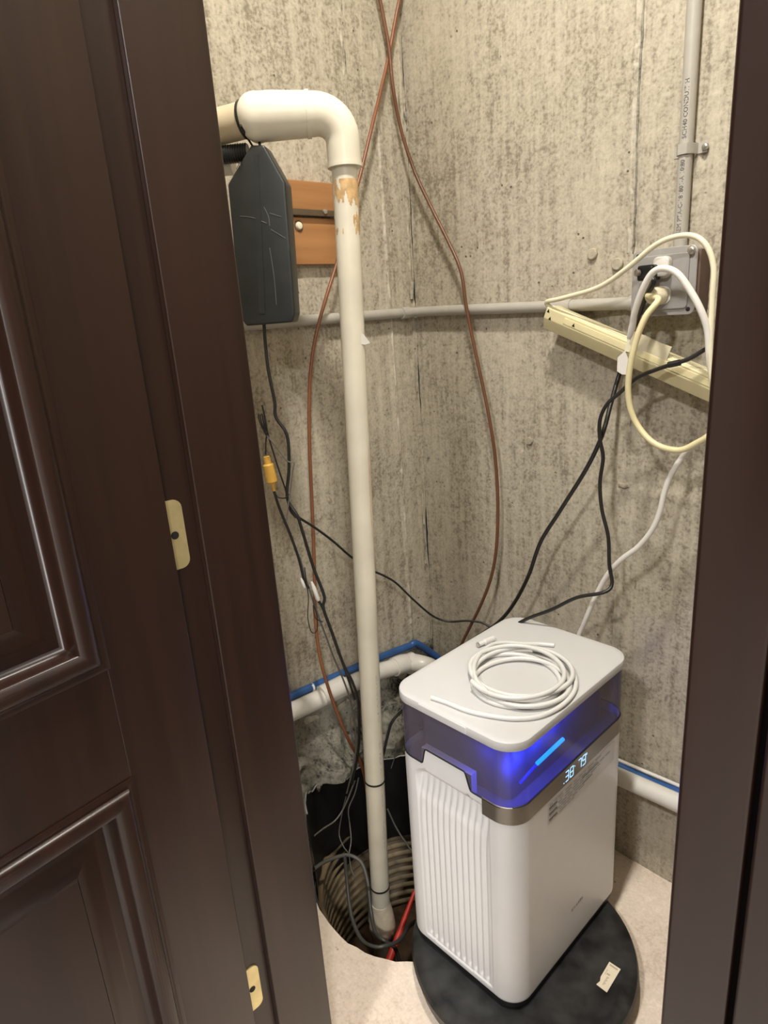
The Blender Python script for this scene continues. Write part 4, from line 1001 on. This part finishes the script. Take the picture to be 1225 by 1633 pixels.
# inside of the tank: filler wall added to catch the blue glow, led bars
v = []; f = []; PI_ = perim(W_ - 0.064, Ln - 0.064, CR - 0.024, 0.006); n = len(PI_)
for z in (Z_T - 0.0155, Z_LID0 - 0.0005): v += [dl((p.x, p.y, z)) for p, nrm in PI_]
for i in range(n): f.append([i, (i + 1) % n, n + (i + 1) % n, n + i])
link_mesh('glow_filler_wall', v, f, M['inner'], tank, True, 60)
pa, pbb = (0.1165, -0.105, Z_T + 0.044), (0.1165, -0.030, Z_T + 0.047)
v, f = tube_geo([dl(pa), dl(pbb)], 0.0032, 12); link_mesh('led_bar', v, f, M['led'], tank)
v, f = tube_geo([dl((0.1165, -0.150, Z_T + 0.036)), dl((0.1165, -0.108, Z_T + 0.043))], 0.0022, 10); link_mesh('dim_led_bar', v, f, emit('dim_blue_led', (0.0, 0.02, 1.0), 1.6), tank)
for (x, y, z), pw in (((0.110, -0.125, Z_T + 0.055), 0.20), ((0.110, -0.075, Z_T + 0.060), 0.20), ((0.110, -0.025, Z_T + 0.064), 0.15), ((0.098, -0.156, Z_T + 0.045), 0.17), ((0.050, -0.163, Z_T + 0.055), 0.035), ((0.111, 0.03, Z_T + 0.070), 0.045)):
    l = bpy.data.lights.new('tank_led_light', 'POINT'); l.energy = pw; l.color = (0.02, 0.045, 1.0); l.shadow_soft_size = 0.010
    o = bpy.data.objects.new('tank_led_light', l); COL.objects.link(o); o.location = dl((x, y, z))
# lid
v = []; f = []
prof = [(0.001, Z_LID0), (-0.0022, Z_LID0 + 0.0008), (-0.0030, Z_LID0 + 0.003), (-0.0030, Z_LID1 - 0.004), (-0.0022, Z_LID1 - 0.0015), (0.0005, Z_LID1), (0.008, Z_LID1 + 0.0004), (0.030, Z_LID1 + 0.0004)]
PL = perim(W_, Ln, CR, 0.006); n = len(PL)
for off, z in prof: v += [dl((p.x - nrm.x * off, p.y - nrm.y * off, z)) for p, nrm in PL]
for k in range(len(prof) - 1):
    for i in range(n): f.append([k * n + i, k * n + (i + 1) % n, (k + 1) * n + (i + 1) % n, (k + 1) * n + i])
f += [list(range(n))[::-1], [(len(prof) - 1) * n + i for i in range(n)]]
lid = link_mesh('tank_lid', v, f, M['white_lid'], dh, True, 40)
v, f = lohi((-0.060, -Ln / 2 - 0.0044, Z_LID0 + 0.002), (0.040, -Ln / 2 + 0.002, Z_LID1 - 0.002), 0.0015); link_mesh('lid_tab', [dl(p) for p in v], f, M['white_lid'], lid)
# display digits on the band (seven-segment strokes)
SEG = {'3': 'abgcd', '8': 'abcdefg', '7': 'abc', '9': 'abcdfg'}
digits = MB(); XR = W_ / 2 + 0.00115
def stroke(y0, z0, y1, z1, w=0.0017):
    a = Vector((y0, z0)); b2 = Vector((y1, z1)); d = (b2 - a).normalized(); nn = Vector((-d.y, d.x)) * w / 2
    a = a + d * w * 0.25; b2 = b2 - d * w * 0.25
    digits.add([dl((XR, p.x, p.y)) for p in (a - nn, b2 - nn, b2 + nn, a + nn)] + [dl((XR - 0.0006, p.x, p.y)) for p in (a - nn, b2 - nn, b2 + nn, a + nn)], [[0, 1, 2, 3], [0, 4, 5, 1], [1, 5, 6, 2], [2, 6, 7, 3], [3, 7, 4, 0]])
zc = (Z_BAND0 + Z_BAND1) / 2 - 0.0005; dh_, dw_ = 0.0185, 0.0095
def digit(ch, y):
    S_ = {'a': ((0, 1), (1, 1)), 'b': ((1, 1), (1, .5)), 'c': ((1, .5), (1, 0)), 'd': ((0, 0), (1, 0)), 'e': ((0, 0), (0, .5)), 'f': ((0, .5), (0, 1)), 'g': ((0, .5), (1, .5))}
    for s in SEG[ch]:
        (a, b2), (c, d) = S_[s]; stroke(y + a * dw_, zc - dh_ / 2 + b2 * dh_, y + c * dw_, zc - dh_ / 2 + d * dh_)
yd = -0.0385
digit('3', yd); digit('8', yd + 0.0145); digit('7', yd + 0.040); digit('9', yd + 0.0535)
stroke(yd - 0.0045, zc - dh_ / 2 - 0.0008, yd - 0.0045, zc - dh_ / 2 + 0.0018, 0.0024)
stroke(yd + 0.0270, zc + dh_ * 0.38, yd + 0.0295, zc + dh_ * 0.22, 0.0014)
for a in range(6):
    t0, t1_ = a * math.pi / 3, (a + 1) * math.pi / 3; stroke(yd + 0.0665 + 0.0018 * math.cos(t0), zc + dh_ * 0.40 + 0.0018 * math.sin(t0), yd + 0.0665 + 0.0018 * math.cos(t1_), zc + dh_ * 0.40 + 0.0018 * math.sin(t1_), 0.0010)
digits.build('display_digits', M['digit'], band, False)
# printed information label under the band
lab = MB(); XL = W_ / 2 + 0.0004
def lq(mbb, y0, y1, z0, z1, x): mbb.add([dl((x, y0, z0)), dl((x, y1, z0)), dl((x, y1, z1)), dl((x, y0, z1))], [[0, 1, 2, 3]])
lq(lab, -0.089, 0.128, Z_BAND0 - 0.046, Z_BAND0 - 0.006, XL)
labo = lab.build('info_label', M['label'], dh, False); labo['label'] = 'clear sticker with small grey print'
p1_, p2_ = MB(), MB()
for r in range(7):
    z1 = Z_BAND0 - 0.0085 - r * 0.0052; y = -0.085 + (0.030 if r in (1, 3, 5) else 0)
    ln = random.uniform(0.13, 0.18) if r < 4 else random.uniform(0.06, 0.10)
    while y < -0.085 + ln + 0.01:
        w = random.uniform(0.008, 0.022); lq(p1_, y, y + w, z1 - 0.0026, z1, XL + 0.0003); y += w + random.uniform(0.002, 0.008)
for r in (1, 3, 5): z1 = Z_BAND0 - 0.0082 - r * 0.0055; lq(p2_, -0.086, -0.062, z1 - 0.0042, z1, XL + 0.0003)
for r in range(2): lq(p2_, 0.016, 0.070 - r * 0.02, Z_BAND0 - 0.020 - r * 0.012, Z_BAND0 - 0.018 - r * 0.012, XL + 0.0003)
p1_.build('small_print', M['print_grey'], labo, False); tag(p2_.build('bold_print', M['print_dark'], labo, False), kind='stuff')
# small worn mark low on the right face
mk = MB()
for y0, w, h in ((-0.010, 0.004, 0.006), (-0.004, 0.0014, 0.0075), (0.000, 0.003, 0.005), (0.006, 0.005, 0.005), (0.013, 0.004, 0.006), (0.0185, 0.0045, 0.0065), (0.0245, 0.004, 0.006)):
    lq(mk, y0, y0 + w, 0.0935, 0.0935 + h, XL)
mk.build('maker_mark', plain('grey_mark', (0.36, 0.345, 0.335), 0.4), dh, False)

# ------------------------------------------------------------------ coil of white tubing on the lid
ZT = LZ + Z_LID1 + 0.001; TR = 0.0040
coil = empty('white_tubing_coil', (0.537, -0.334, ZT)); tag(coil, 'coil of white plastic tubing lying on top of the dehumidifier', 'tubing')
cen = atz(826, 1086, ZT); pts = []
RX = [0.088, 0.079, 0.096, 0.072, 0.090]
turns = 4; per = 26
e1v = Vector((0.75, -0.66, 0)); e2v = Vector((0.66, 0.75, 0))
def coil_pt(a, r, off, z):
    p = cen + off + (e1v * math.cos(a) + e2v * math.sin(a)) * r; p.z = z; return p
# one end lies loose across the back of the lid, then the tubing winds down in loops
pts = [atz(884, 1029, ZT + TR), atz(860, 1027, ZT + TR), atz(835, 1027, ZT + TR * 1.6), atz(808, 1025, ZT + TR * 2.6), atz(785, 1028, ZT + TR * 3.6), atz(766, 1042, ZT + TR * 4.2), atz(756, 1062, ZT + TR * 4.6), atz(760, 1085, ZT + TR * 4.8), atz(778, 1105, ZT + TR * 4.9)]
for k in range(3, turns * per):
    t = k / per; a = -2.05 + 2 * math.pi * t
    kk = int(t); u_ = t % 1
    r = RX[kk % 5] * (1 - u_) + RX[(kk + 1) % 5] * u_
    offs = [Vector((0.004, -0.004, 0)), Vector((-0.014, 0.008, 0)), Vector((0.012, 0.012, 0)), Vector((0.004, -0.014, 0)), Vector((-0.010, -0.004, 0))]
    off = offs[kk].lerp(offs[kk + 1], u_)
    pts.append(coil_pt(a, r * 0.95, off, ZT + TR * (4.9 - 3.9 * sstep(0.1, 3.7, t)) + 0.0010 * math.sin(a * 3)))
v, f = tube_geo(spline(pts, 3), TR, 10); link_mesh('tubing', v, f, M['tube_white'], coil, True, 60)
# the other end runs out towards the near-left corner
tail = [atz(688, 1112, ZT + TR), atz(712, 1120, ZT + TR), atz(745, 1133, ZT + TR), atz(785, 1142, ZT + TR), atz(825, 1146, ZT + TR), atz(865, 1141, ZT + TR), atz(900, 1122, ZT + TR), atz(918, 1096, ZT + TR * 1.2), atz(912, 1066, ZT + TR * 1.6), atz(888, 1044, ZT + TR * 1.2), atz(850, 1036, ZT + TR)]
cable('tubing_tail', tail, TR, M['tube_white'], coil)
A_, B_ = atz(763, 1028, ZT + 0.006), atz(787, 1018, ZT + 0.006)
v, f = tube_geo([A_, A_.lerp(B_, 0.35), A_.lerp(B_, 0.4), B_], [0.0042, 0.0046, 0.0062, 0.0058], 14); link_mesh('fitting', v, f, M['tube_white'], coil, True, 30)
v, f = tube_geo([A_ - (B_ - A_) * 0.06, A_], 0.0047, 14); link_mesh('metal_collar', v, f, M['steel'], coil)

# ------------------------------------------------------------------ ceiling lamps; the far one is added as room fill
for loc, r, lab in (((0.72, -0.68, CEIL), 0.055, 'small round ceiling lamp inside the closet'), ((1.00, -2.05, CEIL), 0.09, 'round recessed ceiling lamp near the doorway'), ((2.7, -2.3, CEIL), 0.16, 'round ceiling lamp added farther into the room as fill')):
    v, f = lathe_geo([(r + 0.02, -0.001), (r + 0.02, -0.006), (r + 0.004, -0.010), (r, -0.010), (r, -0.004), (0.001, -0.003)], loc, (0, 0, 1), 32)
    o = link_mesh('ceiling_lamp', v, f, M['white_cord']); tag(o, lab, 'lamp')
